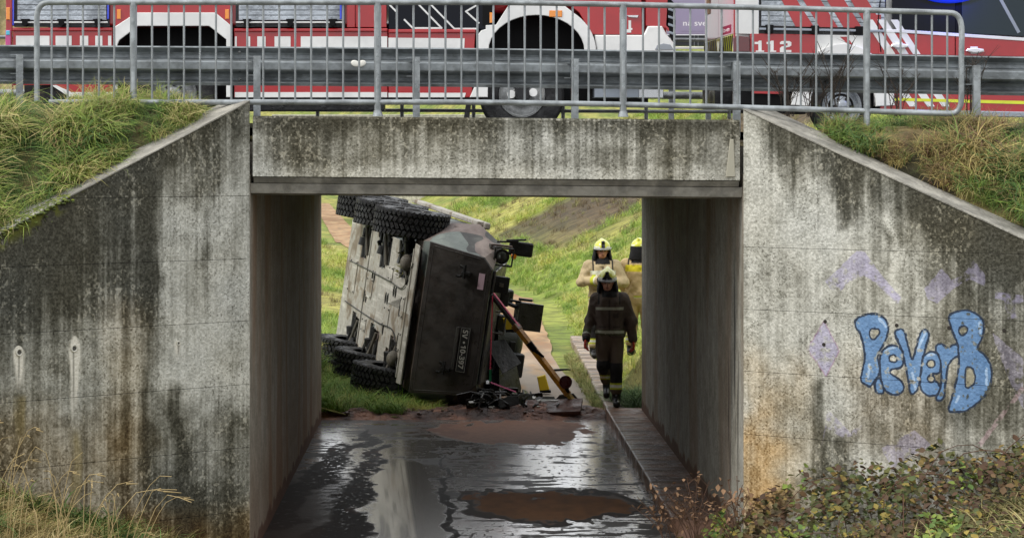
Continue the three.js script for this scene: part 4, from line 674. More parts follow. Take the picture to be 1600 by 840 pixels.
  const L = (x) => 0.062 * (x - 1400);                            // belt line
  k.pan('door_panel', [[1376, 84], [1376, 50], [1497, 50 + L(1497) - 1], [1497, 86]], 0, 0.034, RED); k.pan('door_panel', [[1498.5, 86], [1498.5, 50 + L(1498) - 1], [1640, 50 + L(1640)], [1640, 88]], 0, 0.034, RED);
  k.pan('door_panel', [[1376, 150], [1376, 86], [1497, 88], [1497, 152]], 0, 0.03, WHITE); k.pan('door_panel', [[1498.5, 152], [1498.5, 88], [1640, 90], [1640, 156]], 0, 0.03, WHITE);
  k.pan('belt_trim', [[1362, 50], [1362, 47], [1404, 45], [1640, 45 + L(1640)], [1640, 50 + L(1640)], [1404, 50]], 0.03, 0.012, WHITE, t, 0.003);
  k.pan('front_fender', [[1642, 160], [1642, 66], [1820, 80], [1860, 110], [1860, 160]], 0, 0.03, RED);
  for (const [a, b] of [[1360, 1370], [1381, 1391], [1402, 1410]]) k.pan('stripe', [[a + 28, 84], [b + 32, 84], [b - 4, 30], [a - 8, 30]].map(([x, y]) => [x, Math.max(y, y < 40 ? 24 : y)]), 0.0345, 0.003, WHITE, t, 0);
  k.pan('corner_panel', [[1362, 84], [1362, 22], [1380, 22], [1376, 84]], 0, 0.03, RED); k.line('panel_seam', [[1378, 0], [1374, 40], [1379, 80]], 1.6, 0.036, BLACKP);
  const w1 = k.pan('window', [[1405, 46], [1397, 34], [1397, -70], [1498, -70], [1498, 50]], 0.0, 0.032, GLASS), w2 = k.pan('window', [[1508, 51], [1506, -70], [1560, -60], [1618, -10], [1650, 58]], 0.0, 0.032, new THREE.MeshPhysicalMaterial({ color: new THREE.Color('#18282e'), roughness: 0.05, specularIntensity: 0.7 }));
  k.pan('window_frame', [[1498, 52], [1498, -70], [1507, -70], [1508, 52]], 0.0, 0.034, BLACKP);
  k.line('pillar_line', [[1560, -20], [1598, 48]], 5, 0.034, GREYP, w2);
  k.pan('window_trim', [[1618, -14], [1630, -14], [1664, 58], [1650, 58]], 0.0, 0.05, WHITE);
  for (const [x, y] of [[1408, 69], [1528, 76]]) { const h = k.pan('door_handle', [[x - 15, y + 3], [x - 12, y - 1], [x, y - 2], [x + 13, y], [x + 14, y + 4], [x + 4, y + 6], [x - 4, y + 6]], 0.04, 0.05, WHITE, t, 0.012); k.pan('handle_cup', [[x - 6, y + 7], [x - 7, y - 4], [x + 5, y - 4], [x + 6, y + 7]], 0.034, 0.012, WHITE, h); }
  // sill with lime line and diagonal stripes
  k.pan('sill', [[1378, 172], [1378, 140], [1640, 146], [1640, 178]], 0.004, 0.045, RED); k.pan('lime_line', [[1398, 157], [1398, 152.5], [1640, 158], [1640, 163]], 0.0495, 0.004, LIME, t, 0);
  for (const x of [1404, 1432, 1456]) k.pan('stripe', [[x + 20, 166], [x + 32, 166], [x + 16, 142], [x + 2, 142]], 0.0493, 0.003, WHITE, t, 0);
  k.pan('side_step', [[1378, 179], [1378, 170], [1640, 175], [1640, 184]], 0.05, 0.08, GREYP, t, 0.01);
  k.pan('lower_skirt', [[1175, 146], [1175, 141], [1222, 141], [1225, 147]], 0.0, 0.034, RED, t, 0.003); k.pan('underbody_box', [[1150, 175], [1150, 140], [1262, 148], [1262, 178]], -0.3, 0.25, BLACKP);
  { // rear face: magenta red doors over a yellow and dark hatched panel
    const xr = X(1150, d) - base.x - 0.012, rear = (name, z0, z1, y0, y1, mat, off, parent = t) => obj(name, box(0.012, Math.abs(Y(y0, d) - Y(y1, d)), Math.abs(z1 - z0), xr - off, (Y(y0, d) + Y(y1, d)) / 2 - base.y, -(z0 + z1) / 2, 0.003), mat, parent);
    rear('rear_door', 0.06, 1.08, -160, 52, paintMat('#a01f4c', 0.4), 0); rear('rear_door', 1.09, 2.08, -160, 52, paintMat('#a01f4c', 0.4), 0); rear('cream_strip', 1.7, 1.9, -160, 8, std('#d8c9a4', 0.7), 0.013);
    const hz = rear('hatched_panel', 0.1, 2.06, 53, 82, LIME, 0.004);
    for (let q = 0; q < 7; q++) for (const sd of [-1, 1]) { const z = 1.08 + sd * (0.1 + q * 0.135), a = Y(81, d) - base.y, b = Y(54, d) - base.y; obj('dark_stripe', slab([[-0.03, a], [0.03, a], [0.03 + sd * 0.1, b], [-0.03 + sd * 0.1, b]], 0.004).rotateY(Math.PI / 2).translate(xr - 0.018, 0, -z), DARK, hz); }
    const c2 = document.createElement('canvas'); c2.width = 128; c2.height = 128; const g2 = c2.getContext('2d'); g2.fillStyle = '#a01f4c'; g2.fillRect(0, 0, 128, 128); g2.fillStyle = '#f4e9ee'; g2.font = 'bold 84px sans-serif'; g2.fillText('be', 14, 92); const ct2 = new THREE.CanvasTexture(c2); ct2.colorSpace = THREE.SRGBColorSpace;
    obj('lettering', new THREE.PlaneGeometry(0.7, 0.1).rotateY(-Math.PI / 2).translate(xr - 0.0075, Y(43, d) - base.y, -0.55), new THREE.MeshStandardMaterial({ map: ct2, roughness: 0.6 }), t, true);
    // lit blue warning lamp over the crew door
    const bl = k.at(1486, -12, 0.05), lamp = obj('warning_lamp', new THREE.SphereGeometry(1, 24, 12).scale(0.34, 0.12, 0.06).translate(bl.x, bl.y, bl.z), new THREE.MeshStandardMaterial({ color: 0x0a1a60, emissive: 0x1230d8, emissiveIntensity: 0.7, roughness: 0.3 }), t);
    const pl = new THREE.PointLight(0x2a4cff, 1.2); pl.position.set(bl.x, bl.y, bl.z + 0.12); pl.castShadow = true; t.add(pl);
  }
  t.rotation.y = 0.06;
}
{ // advertising board standing on the far embankment between the two vehicles
  const d = 33.6, base = V(X(1100, d), 2.6, -d - 0.05), t = thing('advertising_board', 'lavender advertising board with white lettering behind the two vehicles', 'board', base), k = flat2(t, base, d);
  k.pan('board_panel', k.r(1040, -70, 1118, 54), 0, 0.05, std('#a39ab8', 0.6)); k.pan('lower_panel', k.r(1040, 55, 1117, 72), 0, 0.04, std('#2b2f33', 0.5)); for (const x of [1084, 1090]) k.pan('mullion', k.r(x, 55, x + 1.5, 72), 0.04, 0.01, std('#74787c', 0.5)); k.pan('lower_rail', k.r(1040, 73, 1117, 77), 0, 0.07, WHITE);
  for (const x of [1050, 1108]) k.pan('board_post', k.r(x - 4, 54, x + 4, 236), -0.12, 0.1, galvDull);
  const can = document.createElement('canvas'); can.width = 512; can.height = 256; const g = can.getContext('2d'); g.fillStyle = '#a39ab8'; g.fillRect(0, 0, 512, 256); g.fillStyle = '#f2f0f6'; g.font = 'bold 118px sans-serif'; g.fillText('na svet.', 30, 160);
  const ct = new THREE.CanvasTexture(can); ct.colorSpace = THREE.SRGBColorSpace; const [ax, ay] = k.q([1063, 49]), [bx, by] = k.q([1117, 26]);
  obj('lettering', new THREE.PlaneGeometry(bx - ax, by - ay).translate((ax + bx) / 2, (ay + by) / 2, k.z + 0.053), new THREE.MeshStandardMaterial({ map: ct, roughness: 0.6 }), t, true);
}
{ // beige house far behind the rear of the fire engine
  const d = 58, x1 = X(10, d), x0 = x1 - 9, base = V((x0 + x1) / 2, 0.9, -d - 4), t = thing('house', 'beige rendered house behind the rear of the fire engine', 'house', base);
  const yT = 7.6; obj('wall', rel(box(9, yT - 0.5, 8, (x0 + x1) / 2, (yT + 0.5) / 2, -d - 4), base), worn('#c8b489', 0.9), t);
  const rf = slab([[-5, 0], [5, 0], [0, 3.2]], 9.0, 0.02).translate(0, 0, -4.5).translate(base.x, yT, base.z); obj('roof', rel(rf, base), worn('#7d4a38', 0.85), t);
  for (const [u, v] of [[-3, 3], [0, 3], [3, 3], [-3, 5.6], [0, 5.6]]) { const w = obj('window', box(1.1, 1.3, 0.06, u, v - 0.9, 4.01), GLASS, t); obj('frame', [box(1.25, 0.08, 0.1, u, v - 0.2, 4.03), box(1.25, 0.08, 0.1, u, v - 1.6, 4.03), box(0.08, 1.3, 0.1, u - 0.58, v - 0.9, 4.03), box(0.08, 1.3, 0.1, u + 0.58, v - 0.9, 4.03)], std('#efece4', 0.6), w); }
}
{ // pale concrete abutment of another crossing far along the track
  const d = 128, base = V(X(640, d), 0.3, -d - 1), t = thing('far_abutment', 'pale concrete abutment with dark pier far along the dirt track', 'bridge');
  t.position.copy(base);
  obj('wall', rel(box(X(690, d) - X(601, d), 5.2, 2, X(645, d), 2.4, -d - 1, 0.05), base), worn('#cfcabd', 0.9), t); obj('pier', rel(box(X(600, d) - X(560, d), 5.2, 1.4, X(580, d), 2.4, -d - 1.8, 0.05), base), worn('#5b4a40', 0.9), t); obj('crossbeam', rel(box(12, 0.9, 2.4, X(600, d), 5.2, -d - 1.2, 0.05), base), worn('#b9b5aa', 0.9), t);
}
// ---------------------------------------------------------------- overturned armoured vehicle (local axes: x forward, y up, z its right side)
console.log('armoured vehicle');
{
  const f = V(0.225, -0.055, 0.974).normalize(), R0 = V(0.13, 0.99, -0.03), Rv = R0.sub(f.clone().multiplyScalar(R0.dot(f))).normalize(), U = Rv.clone().cross(f);
  const B = new THREE.Matrix4().makeBasis(f, U, Rv), t = thing('armoured_vehicle', 'dark camouflaged six wheeled armoured vehicle lying on its side', 'armoured vehicle');
  t.quaternion.setFromRotationMatrix(B); t.position.copy(V(0.03, 1.17, -32.75).sub(V(2.65, 1, 0).applyMatrix4(B)));
  const camo = paint(512, 512, (i, j) => { const u = i / 512 * 4, v = j / 512 * 4, n = fbm(u * 1.1, v * 1.1, 3, 601), m = fbm(u * 1.3 + 9, v * 1.3, 3, 631), fn = (fbm(u * 16, v * 16, 3, 641) - 0.5) * 24, dst = ss(0.45, 0.75, fbm(u * 3, v * 3, 4, 651)) * 26; const c = n > 0.53 ? [104, 92, 87] : m > 0.56 ? [52, 52, 50] : [100, 108, 104]; return [c[0] + fn + dst, c[1] + fn + dst, c[2] + fn + dst * 0.9, 0.5 + fn / 60, 0.72]; });
  const CAMO = new THREE.MeshStandardMaterial({ map: tex(512, 512, camo.c, true, 0.25, 0.25), roughness: 0.66, bumpMap: bumpT, bumpScale: 0.002 });
  const NOSE = worn('#45413e', 0.6, 0, 0.0006), STEEL = worn('#2b2b2a', 0.6, 0.3), BELLY = (() => { const b = paint(512, 512, (i, j) => { const u = i / 512 * 5, v = j / 512 * 5, n = fbm(u * 2, v * 2, 4, 701), m = fbm(u * 9, v * 9, 4, 711), f2 = (fbm(u * 40, v * 40, 2, 721) - 0.5) * 30, dirt = ss(0.5, 0.68, n * 0.6 + m * 0.4), sc = ss(0.62, 0.7, fbm(u * 1.2, v * 26, 3, 731)); const l = 158 + (m - 0.5) * 46 + f2 + sc * 20; return lerp3([l, l - 3, l - 12, 0.5 + (m - 0.5)], 98, 84, 66, dirt * 0.75); }); return new THREE.MeshStandardMaterial({ map: tex(512, 512, b.c, true, 0.2, 0.2), bumpMap: tex(512, 512, b.b, false, 0.2, 0.2), bumpScale: 0.004, roughness: 0.82 }); })(), BLK = worn('#141414', 0.7), TYRE = worn('#1e1f21', 0.88, 0, 0.004), DUSTY = worn('#6f6a5f', 0.85);
  const cvx = (pts) => { const g = []; for (const [x, y, z] of pts) { g.push(V(x, y, z)); if (z) g.push(V(x, y, -z)); } return convex(g); };
  function convex(pts) {                                        // small convex hull: every triple whose plane has all points on one side
    const tri = [], c = pts.reduce((a, b) => a.add(b), V(0, 0, 0)).multiplyScalar(1 / pts.length), seen = [];
    for (let i = 0; i < pts.length; i++) for (let j = i + 1; j < pts.length; j++) for (let k = j + 1; k < pts.length; k++) {
      const n = pts[j].clone().sub(pts[i]).cross(pts[k].clone().sub(pts[i])); if (n.length() < 1e-6) continue; n.normalize(); let w = n.dot(pts[i]); if (n.dot(c) > w) { n.negate(); w = -w; }
      if (pts.some((p) => n.dot(p) > w + 1e-4) || seen.some(([m, v]) => m.dot(n) > 0.99999 && Math.abs(v - w) < 1e-4)) continue; seen.push([n.clone(), w]);
      const on = pts.filter((p) => Math.abs(n.dot(p) - w) < 1e-4), o = on.reduce((a, b) => a.add(b), V(0, 0, 0)).multiplyScalar(1 / on.length), e = on[0].clone().sub(o).normalize(), g2 = n.clone().cross(e);
      on.sort((a, b) => Math.atan2(a.clone().sub(o).dot(g2), a.clone().sub(o).dot(e)) - Math.atan2(b.clone().sub(o).dot(g2), b.clone().sub(o).dot(e)));
      for (let q = 1; q + 1 < on.length; q++) tri.push(on[0], on[q], on[q + 1]);
    }
    const g = new THREE.BufferGeometry().setFromPoints(tri); g.computeVertexNormals(); return plain(g);
  }
  obj('hull', [cvx([[1.78, 1.0, 1.27], [-2.75, 1.0, 1.2], [1.78, 1.4, 1.3], [-2.8, 1.4, 1.25], [1.45, 1.86, 0.92], [-2.7, 1.84, 0.9]]), box(4.3, 0.6, 1.86, -0.55, 0.76, 0)], CAMO, t);
  obj('nose', cvx([[2.33, 0.56, 1.05], [2.73, 1.25, 0.95], [2.76, 1.38, 0.8], [2.2, 1.6, 1.12], [1.75, 1.36, 1.34], [1.45, 1.86, 0.92], [1.6, 0.52, 1.0], [1.6, 1.0, 1.3]]), CAMO, t);
  // lower nose plate, slightly proud of the nose
  const NP = new THREE.Matrix4().makeBasis(V(0, 0, -1), V(0.496, 0.868, 0), V(0.868, -0.496, 0)).setPosition(2.53, 0.9, 0);
  const np = (g) => g.applyMatrix4(NP);
  obj('nose_plate', np(slab([[-1.05, -0.39], [1.05, -0.39], [0.95, 0.4], [0.8, 0.54], [-0.8, 0.54], [-0.95, 0.4]], 0.03, 0.008).translate(0, 0, 0.004)), NOSE, t);
  { // number plate
    const can = document.createElement('canvas'); can.width = 640; can.height = 144; const g = can.getContext('2d'); g.fillStyle = '#101112'; g.fillRect(0, 0, 640, 144); g.strokeStyle = '#9a9a94'; g.lineWidth = 5; g.strokeRect(6, 6, 628, 132); g.fillStyle = '#b9b9b1'; g.font = 'bold 112px sans-serif'; g.fillText('SV', 26, 112); g.fillText('10-397', 246, 112); g.beginPath(); g.arc(212, 74, 17, 0, 7); g.fill();
    const ct = new THREE.CanvasTexture(can); ct.colorSpace = THREE.SRGBColorSpace;
    const pl = obj('number_plate', np(box(0.62, 0.14, 0.012, 0.34, 0.3, 0.052, 0.004)), BLK, t); obj('plate_face', np(new THREE.PlaneGeometry(0.61, 0.132).translate(0.34, 0.3, 0.0605)), new THREE.MeshStandardMaterial({ map: ct, roughness: 0.5 }), pl, true);
    obj('plate_lamp_bar', np(box(0.6, 0.05, 0.04, 0.34, 0.19, 0.055, 0.012)), worn('#4b4a45', 0.6), t);
    obj('sticker', np(box(0.22, 0.085, 0.006, -0.62, 0.41, 0.037)), std('#c9aebc', 0.6), t);
  }
  for (const [a, b, c, e] of [[-1.0, -0.33, 1.0, -0.33], [-0.8, 0.49, 0.8, 0.49], [-1.0, -0.33, -0.92, 0.36], [1.0, -0.33, 0.92, 0.36]]) { obj('weld_strip', np(rod(V(a, b, 0.032), V(c, e, 0.032), 0.007, 0.007, 6)), NOSE, t);}
  for (const [a, b] of [[-0.72, 0.12], [0.62, 0.02]]) { const s = [new THREE.TorusGeometry(0.07, 0.02, 8, 18, Math.PI * 1.1).rotateZ(-0.4).translate(a, b - 0.02, 0.11), box(0.05, 0.13, 0.1, a + 0.02, b + 0.08, 0.08, 0.012), new THREE.CylinderGeometry(0.022, 0.022, 0.19, 8).rotateZ(Math.PI / 2).translate(a, b + 0.06, 0.12)]; obj('tow_shackle', s.map(np), STEEL, t); }
  // belly plate with slots and drain holes
  const rectH = (x0, z0, x1, z1) => [[x0, z0], [x0, z1], [x1, z1], [x1, z0]], oval = (x, z, rx, rz) => Array.from({ length: 12 }, (_, i) => [x + Math.cos(i * 0.5236) * rx, z + Math.sin(i * 0.5236) * rz]);
  const holes = [], rims = [];
  for (const ax of [1.45, 0, -1.45]) for (const s of [1, -1]) { const e = ax > 1 ? (s > 0 ? 0.64 : 0.58) : 0.91; holes.push(rectH(ax - 0.2, s > 0 ? 0.42 : -e, ax + 0.1, s > 0 ? e : -0.4)); if (ax < 1) holes.push(rectH(ax + 0.2, s > 0 ? 0.5 : -0.91, ax + 0.5, s > 0 ? 0.91 : -0.46)); else holes.push(rectH(ax + 0.24, s > 0 ? 0.36 : -e, ax + 0.44, s > 0 ? e : -0.34)); }
  for (const [x, z] of [[1.98, 0.3], [1.62, 0.08], [1.2, 0.2], [1.06, 0.2], [1.62, -0.02], [0.72, 0.05], [0.58, 0.05], [-0.4, 0.25], [-0.55, 0.25], [0.7, -0.4], [-0.8, -0.1], [-0.95, -0.1]]) { holes.push(oval(x, z, 0.035, 0.07)); rims.push(new THREE.TorusGeometry(0.05, 0.008, 5, 14).scale(0.8, 1.5, 1).translate(x, z, 0.0)); }
  obj('belly_plate', slab([[2.3, -0.96], [2.3, 0.96], [2.02, 0.975], [1.98, 0.7], [1.05, 0.66], [1.0, 0.93], [-2.7, 0.93], [-2.7, -0.93], [1.0, -0.93], [1.05, -0.6], [1.98, -0.64], [2.02, -0.975]].reverse(), 0.02, 0.003, holes).rotateX(Math.PI / 2).translate(0, 0.445, 0), BELLY, t);
  obj('drain_rims', rims.map((g) => g.rotateX(Math.PI / 2).translate(0, 0.425, 0)), STEEL, t);
  for (const [x, z, a, b] of [[1.78, 0.05, 0.2, 0.3], [0.82, -0.2, 0.34, 0.28], [0.74, 0.42, 0.24, 0.2], [-0.62, 0.06, 0.4, 0.3], [-0.66, -0.5, 0.26, 0.2], [-2.0, 0.1, 0.5, 0.5], [1.9, -0.42, 0.16, 0.26]]) { const cv = obj('access_cover', box(a, 0.014, b, x, 0.418, z, 0.004), BELLY, t); for (const [p, q] of [[-1, -1], [1, -1], [1, 1], [-1, 1]]) obj('bolt', new THREE.SphereGeometry(0.014, 6, 4).translate(x + p * (a / 2 - 0.025), 0.41, z + q * (b / 2 - 0.025)), STEEL, cv); }
  obj('brake_pipe', tube([V(2.1, 0.41, 0.7), V(1.7, 0.405, 0.32), V(0.8, 0.405, 0.31), V(-0.3, 0.405, 0.31), V(-1.2, 0.405, 0.31), V(-2.4, 0.41, 0.3)], 0.009, 40, 6), STEEL, t); obj('brake_pipe', tube([V(2.0, 0.41, -0.8), V(1.5, 0.405, -0.34), V(0.4, 0.405, -0.34), V(-0.9, 0.405, -0.34), V(-2.3, 0.41, -0.33)], 0.008, 40, 6), BLK, t);
  for (const x of [2.03, -0.98]) obj('belly_rib', box(0.04, 0.02, 1.8, x, 0.418, 0), BELLY, t);
  obj('inner_tub', box(4.6, 0.02, 1.8, -0.3, 0.52, 0), BLK, t);
  // wheels
  const R = 0.53, W = 0.36;
  const tyreG = new THREE.LatheGeometry([[0.27, -W / 2], [0.42, -W / 2 - 0.01], [0.49, -W / 2 + 0.02], [0.505, -W / 2 + 0.05], [0.507, W / 2 - 0.05], [0.49, W / 2 - 0.02], [0.42, W / 2 + 0.01], [0.27, W / 2]].map(([a, b]) => new THREE.Vector2(a, b)), 48).rotateX(Math.PI / 2);
  const blocks = []; for (let i = 0; i < 44; i++) for (let j = 0; j < 4; j++) { const a = (i + (j % 2) * 0.5) / 44 * 6.2832, b = new THREE.BoxGeometry(0.046, 0.05, 0.075); b.rotateY(j % 2 ? 0.5 : -0.5).translate(0, R - 0.018, (j - 1.5) * 0.092); b.rotateZ(a); blocks.push(b); }
  const treadG = metricUV(join(blocks)), rimG = new THREE.LatheGeometry([[0.28, W / 2 - 0.01], [0.26, W / 2 - 0.07], [0.14, W / 2 - 0.1], [0.12, W / 2 + 0.02], [0.001, W / 2 + 0.03]].map(([a, b]) => new THREE.Vector2(a, b)), 28).rotateX(Math.PI / 2), rimB = new THREE.CylinderGeometry(0.275, 0.275, 0.05, 28).rotateX(Math.PI / 2).translate(0, 0, -W / 2 + 0.08);
  metricUV(tyreG);
  for (const ax of [1.45, 0, -1.45]) for (const s of [1, -1]) {
    const z = s > 0 ? 1.22 : -1.0, y = 0.45, w = obj('wheel', tyreG, TYRE, t, true); w.position.set(ax, y, z); if (s < 0) w.rotation.x = Math.PI; w.rotation.z = ax * 2.1;
    obj('tread', treadG, TYRE, w, true); obj('rim', rimG, STEEL, w); obj('inner_hub', rimB, BLK, w);
    const zi = s * 0.5, zo = z - s * 0.12, arm = [];
    arm.push(rod(V(ax - 0.02, 0.5, zi), V(ax, y, zo), 0.05, 0.07, 8), rod(V(ax + 0.38, 0.5, zi), V(ax + 0.05, y, zo), 0.04, 0.05, 8), rod(V(ax + 0.2, 0.42, zi * 0.9), V(ax + 0.1, y - 0.06, zo), 0.028, 0.028, 6));
    obj('suspension_arm', arm, STEEL, t); obj('drive_shaft', [rod(V(ax + 0.02, 0.44, s * 0.45), V(ax, y - 0.02, zo), 0.06, 0.045, 10), rod(V(ax + 0.0, 0.4, s * 0.62), V(ax, 0.42, s * 0.74), 0.085, 0.085, 10)], BLK, t); obj('damper', [rod(V(ax + 0.16, 0.5, s * 0.5), V(ax + 0.14, y - 0.08, zo + s * 0.02), 0.045, 0.045, 8), rod(V(ax + 0.3, 0.42, s * 0.5), V(ax + 0.2, y - 0.1, zo), 0.03, 0.02, 6)], DUSTY, t);
    const jx = mulberry(300 + ax * 100 + s), jk = []; for (let q = 0; q < 9; q++) { const a0 = V(ax - 0.3 + 0.75 * jx(), 0.36 + 0.14 * jx(), s * (0.62 + 0.3 * jx())); jk.push(rod(a0, a0.clone().add(V((jx() - 0.5) * 0.3, (jx() - 0.5) * 0.1, s * (0.08 + 0.2 * jx()))), 0.02 + 0.03 * jx(), 0.02 + 0.02 * jx(), 7)); } obj('axle_clutter', jk, jx() > 0.5 ? STEEL : BLK, t).userData.kind = 'stuff';
    if (ax > 1) obj('differential', new THREE.SphereGeometry(0.11, 12, 8).scale(1, 0.8, 1.1).translate(ax + 0.36, 0.38, s * 0.68), DUSTY, t);
    const sp = []; for (let k = 0; k < 5; k++) sp.push(new THREE.TorusGeometry(0.06, 0.016, 5, 12).translate(ax - 0.12, 0.6, 0).rotateY(0).translate(0, 0, s * (0.62 + k * 0.05))); obj('coil_spring', sp, BLK, t);
  }
  // turf caught in the upper front suspension
  const rr = mulberry(77), clump = []; for (let i = 0; i < 70; i++) { const g = leafGeo(0.12, 0.008).rotateX((rr() - 0.5) * 3).rotateY(rr() * 6).translate(1.5 + (rr() - 0.5) * 0.2, 0.36 + rr() * 0.08, 0.45 + rr() * 0.4); clump.push(g); } obj('caught_turf', clump, std('#77722f', 0.9, 0, { side: THREE.DoubleSide }), t).userData.kind = 'stuff';
  // front lamps, indicators and mirrors on both nose shoulders
  for (const s of [1, -1]) {
    const L = obj('headlamp', [new THREE.CylinderGeometry(0.105, 0.09, 0.14, 24).rotateZ(-Math.PI / 2).translate(2.47, 1.54, s * 0.98)], BLK, t); obj('lens', new THREE.SphereGeometry(0.088, 18, 8, 0, 6.3, 0, 0.9).scale(1, 0.5, 1).rotateZ(-Math.PI / 2).translate(2.515, 1.54, s * 0.98), new THREE.MeshPhysicalMaterial({ color: new THREE.Color('#3a3f3c'), roughness: 0.1, clearcoat: 1 }), L);
    obj('indicator', new THREE.CylinderGeometry(0.035, 0.035, 0.06, 12).rotateZ(-Math.PI / 2).translate(2.47, 1.72, s * 1.0), AMBER, t);
    const gd = [[2.58, 1.42, s * 1.1], [2.58, 1.68, s * 1.1], [2.58, 1.68, s * 0.86], [2.58, 1.42, s * 0.86], [2.58, 1.42, s * 1.1]].map((p) => V(...p)), gs = []; for (let i = 0; i < 4; i++) gs.push(rod(gd[i], gd[i + 1], 0.012, 0.012, 6), rod(gd[i], gd[i].clone().add(V(-0.22, 0, 0)), 0.01, 0.01, 6)); obj('lamp_guard', gs, STEEL, t);
    obj('lamp_bracket', [box(0.1, 0.3, 0.03, 2.38, 1.55, s * 1.12, 0.006), box(0.1, 0.03, 0.3, 2.38, 1.4, s * 0.98, 0.006)], CAMO, t);
    const m = obj('mirror', box(0.09, 0.34, 0.2, 2.28, 1.86, s * 1.1, 0.03), BLK, t); obj('mirror_arm', [rod(V(2.3, 1.5, s * 1.16), V(2.32, 1.8, s * 1.2), 0.014, 0.014, 6), rod(V(2.3, 1.6, s * 1.0), V(2.3, 1.8, s * 1.08), 0.012, 0.012, 6), rod(V(2.34, 1.62, s * 1.2), V(2.34, 1.9, s * 1.24), 0.014, 0.014, 6)], STEEL, m);
    obj('lit_hull_strip', [box(4.3, 0.13, 0.07, -0.55, 1.42, s * 1.34, 0.02), box(0.7, 0.1, 0.1, 1.3, 1.5, s * 1.32, 0.03)], BELLY, t);  // pale boxes added in place of the lit strip of hull side
  }
  const bx = obj('lamp_box', box(0.1, 0.23, 0.23, 2.62, 1.55, 0.6, 0.012), BLK, t); obj('inner_panel', box(0.02, 0.06, 0.05, 2.68, 1.55, 0.6), DUSTY, bx);
  obj('upper_glacis_plate', slab([[-0.78, 0], [0.78, 0], [0.85, 1.25], [-0.85, 1.25]], 0.03, 0.006).applyMatrix4(new THREE.Matrix4().makeBasis(V(0, 0, -1), V(-0.934, 0.357, 0), V(0.357, 0.934, 0)).setPosition(2.72, 1.41, 0)), NOSE, t);
  for (const z of [0.35, 0, -0.35]) obj('vision_block', box(0.14, 0.12, 0.22, 1.75, 1.86, z, 0.015), BLK, t);
  const ht = obj('driver_hatch', new THREE.CylinderGeometry(0.34, 0.36, 0.08, 28).translate(1.1, 1.9, 0.3), NOSE, t); obj('hatch_handle', [rod(V(1.0, 1.95, 0.2), V(1.0, 2.02, 0.2), 0.012), rod(V(1.2, 1.95, 0.2), V(1.2, 2.02, 0.2), 0.012), rod(V(1.0, 2.02, 0.2), V(1.2, 2.02, 0.2), 0.012)], STEEL, ht);
  // weapon station tipped over on the roof side
  const ws = obj('weapon_station', [new THREE.CylinderGeometry(0.52, 0.56, 0.16, 32).translate(0.3, 1.94, -0.1), box(0.62, 0.34, 0.5, 0.4, 2.16, -0.28, 0.05), box(0.4, 0.3, 0.24, 0.5, 2.14, 0.28, 0.04), rod(V(0.6, 2.2, -0.1), V(1.75, 2.16, -0.12), 0.03, 0.022, 10)], worn('#2f332e', 0.6), t);
  obj('ammunition_box', box(0.42, 0.26, 0.2, 0.5, 2.2, -0.62, 0.02), STEEL, ws);
  const sg = obj('sight_unit', [box(0.34, 0.3, 0.36, 0.75, 2.5, 0.06, 0.02), box(0.06, 0.36, 0.4, 0.95, 2.5, 0.06, 0.01)], worn('#2c2a26', 0.6), t); obj('sight_bracket', [rod(V(0.7, 2.2, 0.2), V(0.7, 2.36, 0.16), 0.03, 0.03, 8), rod(V(0.85, 2.2, 0.26), V(0.95, 2.34, 0.26), 0.018, 0.018, 6), rod(V(0.95, 2.3, 0.3), V(0.95, 2.5, 0.3), 0.02, 0.02, 6)], BLK, sg);
  const cu = obj('cupola', [new THREE.CylinderGeometry(0.36, 0.42, 0.3, 28).translate(1.45, 1.98, -0.3), new THREE.SphereGeometry(0.34, 24, 12, 0, 6.3, 0, 1.57).scale(1, 0.5, 1).translate(1.45, 2.12, -0.3)], worn('#3b3f3a', 0.6), t); for (let q = 0; q < 6; q++) { const a = q * 1.047; obj('periscope', box(0.1, 0.09, 0.14, 1.45 + Math.cos(a) * 0.36, 2.06, -0.3 + Math.sin(a) * 0.36, 0.015), BLK, cu); }
  obj('torn_sheet', [slab([[-0.4, -0.1], [0.35, -0.2], [0.45, 0.1], [0.1, 0.26], [-0.35, 0.2]], 0.012, 0.002).rotateY(1.2).rotateZ(0.5).translate(2.2, 1.95, -0.75), slab([[-0.3, -0.16], [0.28, -0.1], [0.2, 0.2], [-0.25, 0.12]], 0.012, 0.002).rotateY(0.8).rotateX(0.4).translate(2.35, 1.8, -0.4)], worn('#3a3b38', 0.6), t);
  obj('jerrycan', [box(0.16, 0.46, 0.34, 1.9, 2.0, -0.55, 0.03), box(0.3, 0.3, 0.5, 1.7, 1.95, -0.8, 0.04)], worn('#23272a', 0.55), t);
  obj('roof_rail', [rod(V(1.3, 1.9, 0.85), V(-2.4, 1.9, 0.85), 0.018, 0.018, 6), rod(V(2.3, 1.62, 0.2), V(2.3, 1.78, 0.2), 0.012), rod(V(2.3, 1.78, 0.2), V(2.3, 1.78, -0.1), 0.012), rod(V(2.3, 1.62, -0.1), V(2.3, 1.78, -0.1), 0.012)], DUSTY, t);
}
